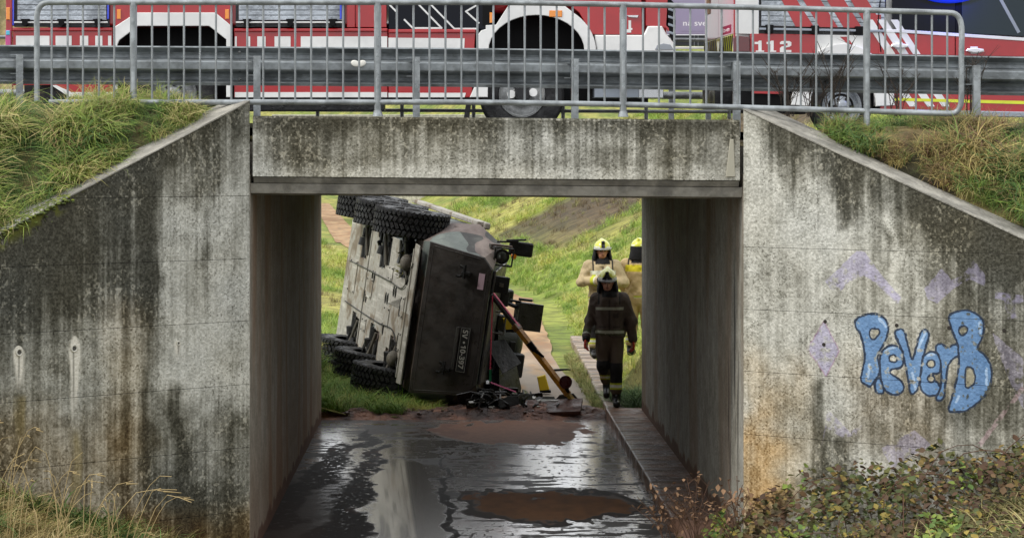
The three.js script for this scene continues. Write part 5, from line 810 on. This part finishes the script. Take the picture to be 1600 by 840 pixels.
// ---------------------------------------------------------------- recovery gear and debris
{
  const a = P(768, 460, 32.35), b = P(908, 642, 31.85), t = thing('rescue_strut', 'orange and black telescopic rescue strut bracing the overturned vehicle', 'strut', b.clone().setY(0)), o = t.position, L = (p) => p.clone().sub(o), m = a.clone().lerp(b, 0.29), m2 = a.clone().lerp(b, 0.86);
  const bar = (p, q, w, h) => { const d = L(q).sub(L(p)), l = d.length(); return new RoundedBoxGeometry(w, l, h, 2, 0.008).applyQuaternion(new THREE.Quaternion().setFromUnitVectors(V(0, 1, 0), d.normalize())).translate(...L(p).add(L(q)).multiplyScalar(0.5).toArray()); };
  obj('inner_tube', bar(a, m, 0.055, 0.055), worn('#1b1718', 0.5), t); obj('red_stripe', bar(a.clone().add(V(0.03, 0.02, 0.02)), m.clone().add(V(0.03, 0.02, 0.02)), 0.012, 0.03), std('#c2506a', 0.5), t);
  obj('outer_tube', bar(m.clone().lerp(a, 0.06), m2, 0.075, 0.075), worn('#c98a22', 0.55), t); obj('extension', bar(m2, b, 0.055, 0.06), worn('#d4ad44', 0.55), t);
  obj('collar', bar(m.clone().lerp(a, 0.1), m.clone().lerp(b, 0.03), 0.09, 0.09), worn('#7d4d16', 0.5), t);
  const kn = L(P(884, 597, 31.9)); const k = obj('ratchet_knob', new THREE.CylinderGeometry(0.085, 0.085, 0.06, 22).rotateX(1.2).translate(kn.x, kn.y, kn.z), worn('#4a1518', 0.5), t); obj('knob_grip', rod(kn.clone().add(V(0, -0.02, 0)), kn.clone().add(V(0.03, -0.14, 0)), 0.03, 0.024, 8), BLACKP, k);
  const lv = L(P(836, 547, 32.05)); obj('lever', [rod(lv, lv.clone().add(V(0.12, -0.09, 0.02)), 0.03, 0.014, 8), rod(lv.clone().add(V(-0.08, 0.1, 0)), lv, 0.045, 0.04, 8)], BLACKP, t);
  obj('foot_plate', box(0.16, 0.02, 0.14, 0.01, 0.015, 0, 0.006), STEELY(), t);
  function STEELY() { return worn('#55524c', 0.6, 0.4); }
  const s = thing('ratchet_strap', 'red and green ratchet strap hanging down the nose of the overturned vehicle', 'strap', P(768, 600, 32.3).setY(0)), so = s.position, Q = (x, y, d) => P(x, y, d).sub(so);
  const web = (p, q, w) => { const d = q.clone().sub(p), l = d.length(); return new THREE.BoxGeometry(w, l, 0.006).applyQuaternion(new THREE.Quaternion().setFromUnitVectors(V(0, 1, 0), d.normalize())).translate((p.x + q.x) / 2, (p.y + q.y) / 2, (p.z + q.z) / 2); };
  obj('webbing', web(Q(770, 462, 32.3), Q(766, 577, 32.28), 0.026), std('#b52a4a', 0.8), s); obj('webbing', web(Q(766, 577, 32.28), Q(766, 596, 32.28), 0.03), std('#2a8a5a', 0.8), s); obj('webbing', web(Q(766, 597, 32.27), Q(806, 612, 32.5), 0.022), std('#b5557a', 0.8), s); obj('buckle', box(0.05, 0.05, 0.03, ...Q(762, 597, 32.27).toArray(), 0.008), CHROME, s);
  const r = mulberry(91);
  const plank = (px, py, d, l, w, ang, rx, mat, label, h = 0.03) => { const g = tag(obj('board', box(l, h, w, 0, 0, 0, 0.006), mat), label, 'board', 'loose boards lying beside the overturned vehicle'); g.position.copy(P(px, py, d)); g.rotation.set(rx, ang, (r() - 0.5) * 0.2); };
  const dkw = worn('#2a2320', 0.6), tan = worn('#8d725a', 0.8);
  plank(792, 632, 31.95, 0.75, 0.18, 0.35, 0.15, dkw, 'dark wet board lying under the nose of the overturned vehicle'); plank(806, 624, 32.15, 0.6, 0.12, -0.3, 0.1, tan, 'tan board lying beside the strap end'); plank(862, 636, 31.75, 0.8, 0.4, -0.12, 0.35, worn('#5c3a2d', 0.8), 'broad mud coloured board leaning against the foot of the rescue strut', 0.05); plank(885, 577, 38.4, 0.6, 0.05, 0.5, 0.02, BLACKP, 'thin black bar lying on the track behind the rescue strut');
  const bits = []; for (let i = 0; i < 60; i++) { const d = 31.75 + r() * 0.9, x = X(755, d) + r() * 0.75, s2 = 0.02 + 0.07 * r() * r(); bits.push(new THREE.TetrahedronGeometry(s2, 0).scale(1, 0.35, 1).rotateX(r()).rotateY(r() * 6).translate(x, 0.07 + 0.06 * r(), -d)); } tag(obj('glass_shards', bits, std('#c9cdc8', 0.2)), 'pale broken shards scattered under the nose of the overturned vehicle', 'debris', null, 'stuff');
  const cr = []; for (let i = 0; i < 90; i++) { const d = 31.7 + r() * 1.1, x = X(735 + 150 * r(), d), a = 0.06 + 0.16 * r(); cr.push(slab([[-a, -a * 0.4], [a * 0.8, -a * 0.5], [a, a * 0.3], [a * 0.1, a * 0.6], [-a * 0.9, a * 0.35]], 0.02, 0.003).rotateX(-1.2 + r() * 1.4).rotateY(r() * 6.28).rotateZ((r() - 0.5) * 1.2).translate(x, 0.1 + 0.14 * r() * (1 - Math.abs(x - 0.55)), -d)); } tag(obj('crushed_parts', cr, worn('#26231f', 0.5, 0.2)), 'dark crushed body parts piled under the nose of the overturned vehicle', 'debris', null, 'stuff');
  const pale = []; for (let i = 0; i < 44; i++) { const d = 31.72 + r() * 0.8, x = X(740 + 130 * r(), d), a = 0.05 + 0.1 * r(); pale.push(slab([[-a, -a * 0.2], [a * 0.8, -a * 0.3], [a, a * 0.2], [-a * 0.7, a * 0.25]], 0.012, 0.002).rotateX(-1.4 + r() * 0.8).rotateY(r() * 6.28).translate(x, 0.11 + 0.1 * r(), -d)); } tag(obj('pale_fragments', pale, std('#b9b8b0', 0.5)), 'pale broken panel fragments lying among the crushed parts', 'debris', null, 'stuff');
  const clods = []; for (let i = 0; i < 150; i++) { const d = D2 + 0.05 + r() * 0.9, x = mix(XL + 0.1, 1.95, r()), s2 = 0.012 + 0.05 * r() * r() * r(); clods.push(new THREE.DodecahedronGeometry(s2, 0).scale(1, 0.7, 1).rotateY(r() * 6).translate(x, 0.03 + 0.08 * r(), -d)); } tag(obj('mud_clods', clods, worn('#5d4032', 0.8)), 'small mud clods along the edge of the mud at the passage mouth', 'mud', null, 'stuff');
  for (const [px, py, d, h, lab] of [[850, 598, 34.6, 0.24, 'yellow wedge block standing on the track behind the rescue strut'], [797, 505, 33.4, 0.2, 'small yellow block wedged by the roof of the overturned vehicle']]) { const p = P(px, py, d), w = thing('yellow_block', lab, 'block', p); obj('block', slab([[-0.06, -h / 2], [0.08, -h / 2 + 0.03], [0.02, h / 2], [-0.1, h / 2 - 0.03]], 0.12, 0.012).translate(0, 0, -0.06), std('#d8b81c', 0.6), w); obj('dark_foot', box(0.16, 0.04, 0.13, 0.02, -h / 2, 0, 0.01), BLACKP, w); }
}
// ---------------------------------------------------------------- firefighters
console.log('people');
function surfaceNets(fn, lo, hi, h) {                         // smooth mesh of fn = 0
  const nx = Math.ceil((hi[0] - lo[0]) / h) + 1, ny = Math.ceil((hi[1] - lo[1]) / h) + 1, nz = Math.ceil((hi[2] - lo[2]) / h) + 1, v = new Float32Array(nx * ny * nz), id = new Int32Array(nx * ny * nz).fill(-1), pos = [], idx = [];
  const at = (i, j, k) => (k * ny + j) * nx + i;
  for (let k = 0; k < nz; k++) for (let j = 0; j < ny; j++) for (let i = 0; i < nx; i++) v[at(i, j, k)] = fn(lo[0] + i * h, lo[1] + j * h, lo[2] + k * h);
  for (let k = 0; k < nz - 1; k++) for (let j = 0; j < ny - 1; j++) for (let i = 0; i < nx - 1; i++) {
    let n = 0, sx = 0, sy = 0, sz = 0; const c = []; for (let q = 0; q < 8; q++) c.push(v[at(i + (q & 1), j + (q >> 1 & 1), k + (q >> 2))]);
    if (c.every((a) => a < 0) || c.every((a) => a >= 0)) continue;
    for (let a = 0; a < 8; a++) for (const bit of [1, 2, 4]) { if (a & bit) continue; const b = a | bit; if ((c[a] < 0) === (c[b] < 0)) continue; const t = c[a] / (c[a] - c[b]); n++; sx += (a & 1) + (bit === 1 ? t : 0); sy += (a >> 1 & 1) + (bit === 2 ? t : 0); sz += (a >> 2) + (bit === 4 ? t : 0); }
    id[at(i, j, k)] = pos.length / 3; pos.push(lo[0] + (i + sx / n) * h, lo[1] + (j + sy / n) * h, lo[2] + (k + sz / n) * h);
  }
  const quad = (a, b, c, d, flip) => { if (a < 0 || b < 0 || c < 0 || d < 0) return; flip ? idx.push(a, c, b, a, d, c) : idx.push(a, b, c, a, c, d); };
  for (let k = 1; k < nz - 1; k++) for (let j = 1; j < ny - 1; j++) for (let i = 1; i < nx - 1; i++) {
    const s = v[at(i, j, k)] < 0;
    if (s !== v[at(i + 1, j, k)] < 0) quad(id[at(i, j - 1, k - 1)], id[at(i, j, k - 1)], id[at(i, j, k)], id[at(i, j - 1, k)], !s);
    if (s !== v[at(i, j + 1, k)] < 0) quad(id[at(i - 1, j, k - 1)], id[at(i, j, k - 1)], id[at(i, j, k)], id[at(i - 1, j, k)], s);
    if (s !== v[at(i, j, k + 1)] < 0) quad(id[at(i - 1, j - 1, k)], id[at(i, j - 1, k)], id[at(i, j, k)], id[at(i - 1, j, k)], !s);
  }
  const nor = [], e = h * 0.5; for (let i = 0; i < pos.length; i += 3) { const [x, y, z] = [pos[i], pos[i + 1], pos[i + 2]]; const n = V(fn(x + e, y, z) - fn(x - e, y, z), fn(x, y + e, z) - fn(x, y - e, z), fn(x, y, z + e) - fn(x, y, z - e)).normalize(); nor.push(n.x, n.y, n.z); }
  const g = new THREE.BufferGeometry(); g.setAttribute('position', new THREE.Float32BufferAttribute(pos, 3)); g.setAttribute('normal', new THREE.Float32BufferAttribute(nor, 3)); g.setIndex(idx); return g;
}
const cone = (a, b, ra, rb) => { const dx = b[0] - a[0], dy = b[1] - a[1], dz = b[2] - a[2], q = 1 / (dx * dx + dy * dy + dz * dz + 1e-9); return (x, y, z) => { const t = clamp(((x - a[0]) * dx + (y - a[1]) * dy + (z - a[2]) * dz) * q); return Math.hypot(x - a[0] - dx * t, y - a[1] - dy * t, z - a[2] - dz * t) - (ra + (rb - ra) * t); }; };
const ell = (c, r) => { const m = Math.min(...r); return (x, y, z) => (Math.hypot((x - c[0]) / r[0], (y - c[1]) / r[1], (z - c[2]) / r[2]) - 1) * m; };
const smin = (a, b, k) => { const h = Math.max(k - Math.abs(a - b), 0) / k; return Math.min(a, b) - h * h * k * 0.25; };
const blend = (list, k) => (x, y, z) => { let d = 9; for (const f of list) d = smin(d, f(x, y, z), k); return d; };
const n3 = (x, y, z, s) => (vn(x, y + z * 0.7, s) + vn(y, z + x * 0.6, s + 1) + vn(z, x + y * 0.8, s + 2)) / 3;
function colored(g, fn) { const p = g.attributes.position, c = new Float32Array(p.count * 3); const k = new THREE.Color(); for (let i = 0; i < p.count; i++) { k.set(fn(p.getX(i), p.getY(i), p.getZ(i))); c.set([k.r, k.g, k.b], i * 3); } g.setAttribute('color', new THREE.BufferAttribute(c, 3)); return g; }
const cloth = new THREE.MeshStandardMaterial({ vertexColors: true, roughness: 0.9, bumpMap: bumpT, bumpScale: 0.002 }), skinM = new THREE.MeshStandardMaterial({ vertexColors: true, roughness: 0.55 }), helmM = new THREE.MeshPhysicalMaterial({ vertexColors: true, roughness: 0.3, clearcoat: 0.6 }), bootM = worn('#121110', 0.5);
function person(o) {
  const slim = o.slim ?? 1;
  const t = thing('person', o.label, 'person', o.pos, 'firefighters beyond the passage'); t.rotation.y = o.turn ?? 0; t.scale.x = slim;
  const J = o.j, S = [-1, 1], mm = (pts, m) => [0, 1, 2].map((i) => Math[m === 'lo' ? 'min' : 'max'](...pts.map((p) => p[i])) + (m === 'lo' ? -0.3 : 0.3));
  const H = J.head, tilt = J.tilt ?? 0;                         // head centre
  // body: head, neck, trunk and limbs as one surface
  const hl = (x, y, z) => { const yy = y - H[1], zz = z - H[2], c = Math.cos(tilt), s = Math.sin(tilt); return [x - H[0], yy * c - zz * s * -1, zz * c + yy * -s]; };
  const headF = blend([ell([0, 0.015, -0.01], [0.078, 0.112, 0.098]), ell([0, -0.055, 0.025], [0.058, 0.062, 0.068]), cone([0, 0.0, 0.085], [0, -0.03, 0.108], 0.01, 0.016), ell([-0.08, -0.01, 0], [0.014, 0.032, 0.02]), ell([0.08, -0.01, 0], [0.014, 0.032, 0.02])], 0.02);
  const limbs = []; for (const i of [0, 1]) limbs.push(cone(J.sh[i], J.el[i], 0.048, 0.04), cone(J.el[i], J.wr[i], 0.04, 0.028), cone(J.hip[i], J.kn[i], 0.075, 0.05), cone(J.kn[i], J.an[i], 0.05, 0.036), cone(J.wr[i], J.ha[i], 0.03, 0.03));
  const bodyF = (x, y, z) => { let d = smin(headF(...hl(x, y, z)), cone([H[0], H[1] - 0.16, H[2] - 0.03], [H[0], H[1] - 0.06, H[2] - 0.02], 0.06, 0.055)(x, y, z), 0.03); for (const f of limbs) d = smin(d, f(x, y, z), 0.03); d = smin(d, ell([0, 1.22, J.cz ?? 0], [0.15, 0.24, 0.1])(x, y, z), 0.05); return smin(d, ell([0, 0.97, 0], [0.14, 0.13, 0.1])(x, y, z), 0.05); };
  const all = [...J.el, ...J.wr, ...J.ha, ...J.kn, ...J.an, H];
  const body = surfaceNets(bodyF, mm(all, 'lo').map((v, i) => i === 1 ? Math.max(0.02, v) : v), mm(all, 'hi').map((v, i) => i === 1 ? H[1] + 0.2 : v), 0.0135);
  const skin = new THREE.Color(o.skin ?? '#c98f72');
  obj('body', colored(body, (x, y, z) => { const [a, b, c] = hl(x, y, z); if (y > H[1] - 0.2) { if (b > 0.055 || (c < -0.02 && b > -0.05)) return '#3a2a20'; if (c > 0.05 && Math.abs(Math.abs(a) - 0.032) < 0.014 && Math.abs(b - 0.012) < 0.011) return '#2b2220'; if (c > 0.05 && Math.abs(a) < 0.026 && Math.abs(b + 0.062) < 0.007) return '#8a4a42'; if (c > 0.05 && Math.abs(Math.abs(a) - 0.032) < 0.02 && Math.abs(b - 0.035) < 0.006) return '#3a2a20'; } return skin; }), skinM, t);
  // jacket
  const ja = []; for (const i of [0, 1]) ja.push(cone(J.sh[i], J.el[i], 0.088, 0.074), cone(J.el[i], J.wr[i], 0.074, 0.06));
  const tor = [ell([0, 1.33, J.cz ?? 0], [0.215, 0.2, 0.15]), ell([0, 1.14, J.cz ?? 0], [0.2, 0.26, 0.145]), cone([-0.1, 0.95, 0], [0.1, 0.95, 0], 0.125, 0.125), cone([H[0], H[1] - 0.22, H[2] - 0.05], [H[0], H[1] - 0.15, H[2] - 0.04], 0.095, 0.085)];
  const jF = (x, y, z) => { let d = 9; for (const f of tor) d = smin(d, f(x, y, z), 0.08); for (const f of ja) d = smin(d, f(x, y, z), 0.05); d += 0.05 * (n3(x * 9, y * 8, z * 9, 3) - 0.5) + 0.024 * (n3(x * 26, y * 20, z * 26, 9) - 0.5); const hem = (J.hem ?? 0.86) - y; return y < 1.05 && Math.abs(x) < 0.235 ? Math.max(d, hem) : d; };
  const up = [...J.el, ...J.wr, ...J.sh];
  const jg = surfaceNets(jF, mm([...up, [0, J.hem ?? 0.86, 0]], 'lo').map((v, i) => i === 1 ? Math.min(J.hem ?? 0.86, ...J.wr.map((w) => w[1])) - 0.1 : v), mm(up, 'hi').map((v, i) => i === 1 ? H[1] + 0.02 : v), 0.012);
  const dist = (p, x, y, z) => Math.hypot(p[0] - x, p[1] - y, p[2] - z), onArm = (i, x, y, z) => { const a = J.el[i], b = J.wr[i], q = [b[0] - a[0], b[1] - a[1], b[2] - a[2]], l = q[0] ** 2 + q[1] ** 2 + q[2] ** 2; return ((x - a[0]) * q[0] + (y - a[1]) * q[1] + (z - a[2]) * q[2]) / l; };
  obj('jacket', colored(jg, (x, y, z) => {
    const w = n3(x * 6, y * 6, z * 6, 31) - 0.5, b = new THREE.Color(o.coat).multiplyScalar(1 + w * 0.5);
    for (const i of [0, 1]) { const t2 = onArm(i, x, y, z), c = J.el[i].map((v, k) => v + (J.wr[i][k] - v) * t2); if (t2 > 0 && dist(c, x, y, z) < 0.105) { if (t2 > 0.55 && t2 < 0.72) return o.band2; if (t2 > 0.72 && t2 < 0.8) return o.band; if (t2 > 0.95) return o.cuff ?? b; return b; } if (Math.abs(x) > 0.215 && y < 1.2) return b; }
    if (Math.abs(y - (o.chest ?? 1.29)) < (o.chestW ?? 0.026) && Math.abs(x) < 0.2) return z > 0 || !o.backBand ? o.band : o.backBand;
    if (Math.abs(y - (J.hem ?? 0.86) - 0.075) < 0.02) return o.band; if (Math.abs(y - (J.hem ?? 0.86) - 0.075) < 0.038) return o.band2;
    if (z > 0.06 && Math.abs(x) < 0.014 && y < 1.42) return b.multiplyScalar(0.4); if (y > H[1] - 0.2 && Math.abs(x) < 0.11) return '#1c1b1c'; if (Math.abs(Math.abs(x) - 0.15) < 0.012 && y > 1.36) return '#2a2826'; if (z > 0.05 && Math.abs(Math.abs(x) - 0.1) < 0.055 && Math.abs(y - 1.06) < 0.012) return b.multiplyScalar(0.55); if (z > 0.05 && x > 0.05 && x < 0.13 && Math.abs(y - 1.22) < 0.03) return b.multiplyScalar(0.6);
    return b;
  }), cloth, t);
  // trousers and boots
  const le = []; for (const i of [0, 1]) le.push(cone(J.hip[i], J.kn[i], 0.115, 0.092), cone(J.kn[i], [0, 1, 2].map((k) => J.an[i][k] + (J.kn[i][k] - J.an[i][k]) * 0.3), 0.09, 0.086));
  const trF = (x, y, z) => { let d = Math.max(ell([0, 0.93, 0], [0.18, 0.17, 0.135])(x, y, z), y - 1.02); for (const f of le) d = smin(d, f(x, y, z), 0.03); return d + 0.036 * (n3(x * 10, y * 9, z * 10, 51) - 0.5) + 0.008 * (n3(x * 30, y * 24, z * 30, 57) - 0.5); };
  const lw = [...J.hip, ...J.kn, ...J.an];
  obj('trousers', colored(surfaceNets(trF, mm(lw, 'lo').map((v, i) => i === 1 ? Math.max(0, v + 0.2) : v), mm(lw, 'hi').map((v, i) => i === 1 ? 1.06 : v), 0.012), (x, y, z) => { const i = Math.abs(x - J.kn[0][0]) < Math.abs(x - J.kn[1][0]) ? 0 : 1, q = (y - J.an[i][1]) / (J.kn[i][1] - J.an[i][1]); if (Math.abs(q - 0.42) < 0.055) return '#d8d8cc'; if (Math.abs(q - 0.42) < 0.11) return o.lime ?? '#b9c22e'; if (q < 1.25 && q > 0.5 && z > J.kn[i][2] - 0.02) return '#181716'; return new THREE.Color(o.pants ?? o.coat).multiplyScalar(0.8 + 0.4 * n3(x * 8, y * 8, z * 8, 61)); }), cloth, t);
  for (const i of [0, 1]) { const a = J.an[i], f = J.toe?.[i] ?? [a[0], Math.max(0.05, a[1] - 0.06), a[2] + 0.17], bf = (x, y, z) => Math.max(blend([cone([a[0], a[1] + 0.2, a[2] - 0.01], a, 0.07, 0.062), cone([a[0], a[1] - 0.045, a[2] - 0.04], [f[0], f[1], f[2]], 0.056, 0.05)], 0.04)(x, y, z), Math.min(a[1], f[1]) - 0.1 - y + 0.02); obj('boot', surfaceNets(bf, [a[0] - 0.15, Math.min(a[1], f[1]) - 0.12, a[2] - 0.2], [a[0] + 0.15, a[1] + 0.3, a[2] + 0.32], 0.011), bootM, t); }
  // gloved hands: palm, four fingers, thumb
  for (const i of [0, 1]) {
    const w = J.wr[i], h = J.ha[i], dir = V(h[0] - w[0], h[1] - w[1], h[2] - w[2]).normalize(), side = S[i], fw = J.palm?.[i] ? V(...J.palm[i]) : V(0, 0, 1), lat = dir.clone().cross(fw).normalize(), nrm = lat.clone().cross(dir).normalize(), c0 = V(...w).addScaledVector(dir, 0.03), list = [];
    const pt = (a, b, c) => { const p = c0.clone().addScaledVector(dir, a).addScaledVector(lat, b).addScaledVector(nrm, c); return [p.x, p.y, p.z]; };
    list.push(cone(pt(0, -0.016, 0), pt(0.075, -0.024, 0), 0.02, 0.018), cone(pt(0, 0.014, 0), pt(0.075, 0.024, 0), 0.02, 0.017), cone(pt(-0.05, 0, 0), pt(0.01, 0, 0), 0.044, 0.034));
    [[-0.034, 0.068], [-0.011, 0.078], [0.012, 0.073], [0.033, 0.058]].forEach(([b, l]) => list.push(cone(pt(0.08, b, 0), pt(0.08 + l * 0.55, b * 1.08, 0.012), 0.0115, 0.0105), cone(pt(0.08 + l * 0.55, b * 1.08, 0.012), pt(0.08 + l * 0.92, b * 1.05, 0.036), 0.0105, 0.009)));
    const ts = o.thumb?.[i] ?? -side; list.push(cone(pt(0.02, ts * 0.03, 0.01), pt(0.055, ts * 0.058, 0.024), 0.015, 0.0125), cone(pt(0.055, ts * 0.058, 0.024), pt(0.09, ts * 0.06, 0.034), 0.0125, 0.0105));
    const fF = blend(list, 0.008), m = c0.clone().addScaledVector(dir, 0.06), r = 0.17; obj('glove', surfaceNets(fF, [m.x - r, m.y - r, m.z - r], [m.x + r, m.y + r, m.z + r], 0.0052), std(o.glove, 0.75), t);
  }
  // helmet, visor rim, neck guard
  const hm = (name, F3, lo, hi, cell, mat, col) => { const g = surfaceNets((x, y, z) => F3(...hl(x, y, z)), [H[0] + lo[0], H[1] + lo[1], H[2] + lo[2]], [H[0] + hi[0], H[1] + hi[1], H[2] + hi[2]], cell); return obj(name, colored(g, (x, y, z) => col(...hl(x, y, z))), mat, t); };
  const dome = ell([0, 0.045, -0.012], [0.128, 0.135, 0.152]);
  hm('helmet', (a, b, c) => { const d0 = smin(dome(a, b, c), cone([0, 0.165, -0.1], [0, 0.15, 0.09], 0.026, 0.03)(a, b, c), 0.03), low = c > 0.04 ? 0.045 : 0.045 - 0.075 * ss(0.04, -0.06, c); return Math.max(d0, low - b); }, [-0.2, -0.1, -0.22], [0.2, 0.26, 0.22], 0.0085, helmM, (a, b, c) => { if (c > 0.02 && Math.abs(a) < 0.026 + 0.05 * ss(0.14, 0.06, b) * (o.wideCrest ? 1 : 0) && b < 0.17) return '#16171a'; if (b < 0.062 && c > 0) return '#1b1c1f'; if (Math.abs(b - 0.075) < 0.009 && Math.abs(a) > 0.05) return '#e9ead8'; return o.helmet ?? '#cfd23a'; });
  hm('visor_rim', (a, b, c) => Math.max(Math.abs(ell([0, 0.05, -0.012], [0.136, 0.14, 0.162])(a, b, c)) - 0.006, 0.03 - b, b - 0.062, 0.02 - c), [-0.2, -0.05, -0.05], [0.2, 0.12, 0.24], 0.006, helmM, () => o.rim ?? '#8f9093');
  hm('neck_guard', (a, b, c) => { const d0 = Math.abs(ell([0, -0.01, -0.03], [0.125 + 0.03 * ss(0, -0.14, b), 0.3, 0.135])(a, b, c)) - 0.012; const open = c - 0.045 + 0.02 * (b + 0.1); return Math.max(d0, b - 0.06, -0.155 - b, open); }, [-0.24, -0.22, -0.26], [0.24, 0.12, 0.14], 0.011, cloth, () => '#15151a');
  return t;
}
person({ label: 'firefighter in dark brown gear and lime helmet walking on the footway', pos: V(X(953, 32.0), 0.12, -32.0), turn: -0.1, coat: '#544840', pants: '#574a3d', band: '#b4b6a4', band2: '#4d5136', cuff: '#1d1a18', glove: '#b8361c', helmet: '#d3d548', skin: '#c08a70', chest: 1.31, chestW: 0.02, wideCrest: true, rim: '#b8bbc0', slim: 0.92,
  j: { head: [-0.03, 1.66, 0.06], tilt: 0.22, cz: 0.01, hem: 0.92, sh: [[-0.2, 1.42, 0], [0.2, 1.42, 0]], el: [[-0.3, 1.14, -0.03], [0.3, 1.14, -0.03]], wr: [[-0.335, 0.91, 0.12], [0.325, 0.9, -0.08]], ha: [[-0.34, 0.8, 0.19], [0.335, 0.78, -0.05]], hip: [[-0.095, 0.92, 0], [0.095, 0.92, 0]], kn: [[-0.1, 0.55, 0.12], [0.1, 0.5, 0.14]], an: [[-0.05, 0.27, -0.22], [0.1, 0.13, 0.16]], toe: [[-0.05, 0.14, -0.08], [0.11, 0.06, 0.34]], palm: [[0.7, 0, 0.5], [-0.7, 0, 0.5]] } });
person({ label: 'firefighter in tan gear facing the passage with arms folded', pos: V(X(941, 37.0), 0.33, -37.0), turn: 0.05, coat: '#c3b08a', band: '#e3e4cc', band2: '#c6cc3a', cuff: '#1d1d20', glove: '#26262a', helmet: '#d6d83e', chest: 1.33, chestW: 0.03, rim: '#c9cbcc',
  j: { head: [0.0, 1.66, 0.03], tilt: 0.08, hem: 0.84, sh: [[-0.21, 1.43, 0], [0.21, 1.43, 0]], el: [[-0.33, 1.19, 0.06], [0.33, 1.19, 0.06]], wr: [[-0.06, 1.22, 0.24], [0.08, 1.17, 0.22]], ha: [[0.05, 1.25, 0.22], [-0.03, 1.17, 0.2]], hip: [[-0.1, 0.92, 0], [0.1, 0.92, 0]], kn: [[-0.12, 0.5, 0.03], [0.12, 0.5, 0.02]], an: [[-0.13, 0.12, 0], [0.13, 0.12, 0]], palm: [[0, 0, 1], [0, 0, 1]] } });
person({ label: 'firefighter in tan gear seen from behind beside the passage wall', pos: V(X(999, 37.2), 0.34, -37.2), turn: Math.PI - 0.25, coat: '#bfa87c', band: '#dcdec0', band2: '#c6cc3a', cuff: '#1d1d20', glove: '#26262a', helmet: '#d6d83e', chest: 1.38, chestW: 0.05, backBand: '#d2c62a',
  j: { head: [0.0, 1.66, 0.02], hem: 0.84, sh: [[-0.21, 1.43, 0], [0.21, 1.43, 0]], el: [[-0.29, 1.15, 0.02], [0.29, 1.15, 0.02]], wr: [[-0.2, 0.98, 0.18], [0.2, 0.98, 0.18]], ha: [[-0.12, 0.94, 0.26], [0.12, 0.94, 0.26]], hip: [[-0.1, 0.92, 0], [0.1, 0.92, 0]], kn: [[-0.12, 0.5, 0.03], [0.12, 0.5, 0.02]], an: [[-0.13, 0.12, 0], [0.13, 0.12, 0]], palm: [[0, 0, 1], [0, 0, 1]] } });
renderer.render(scene, camera);
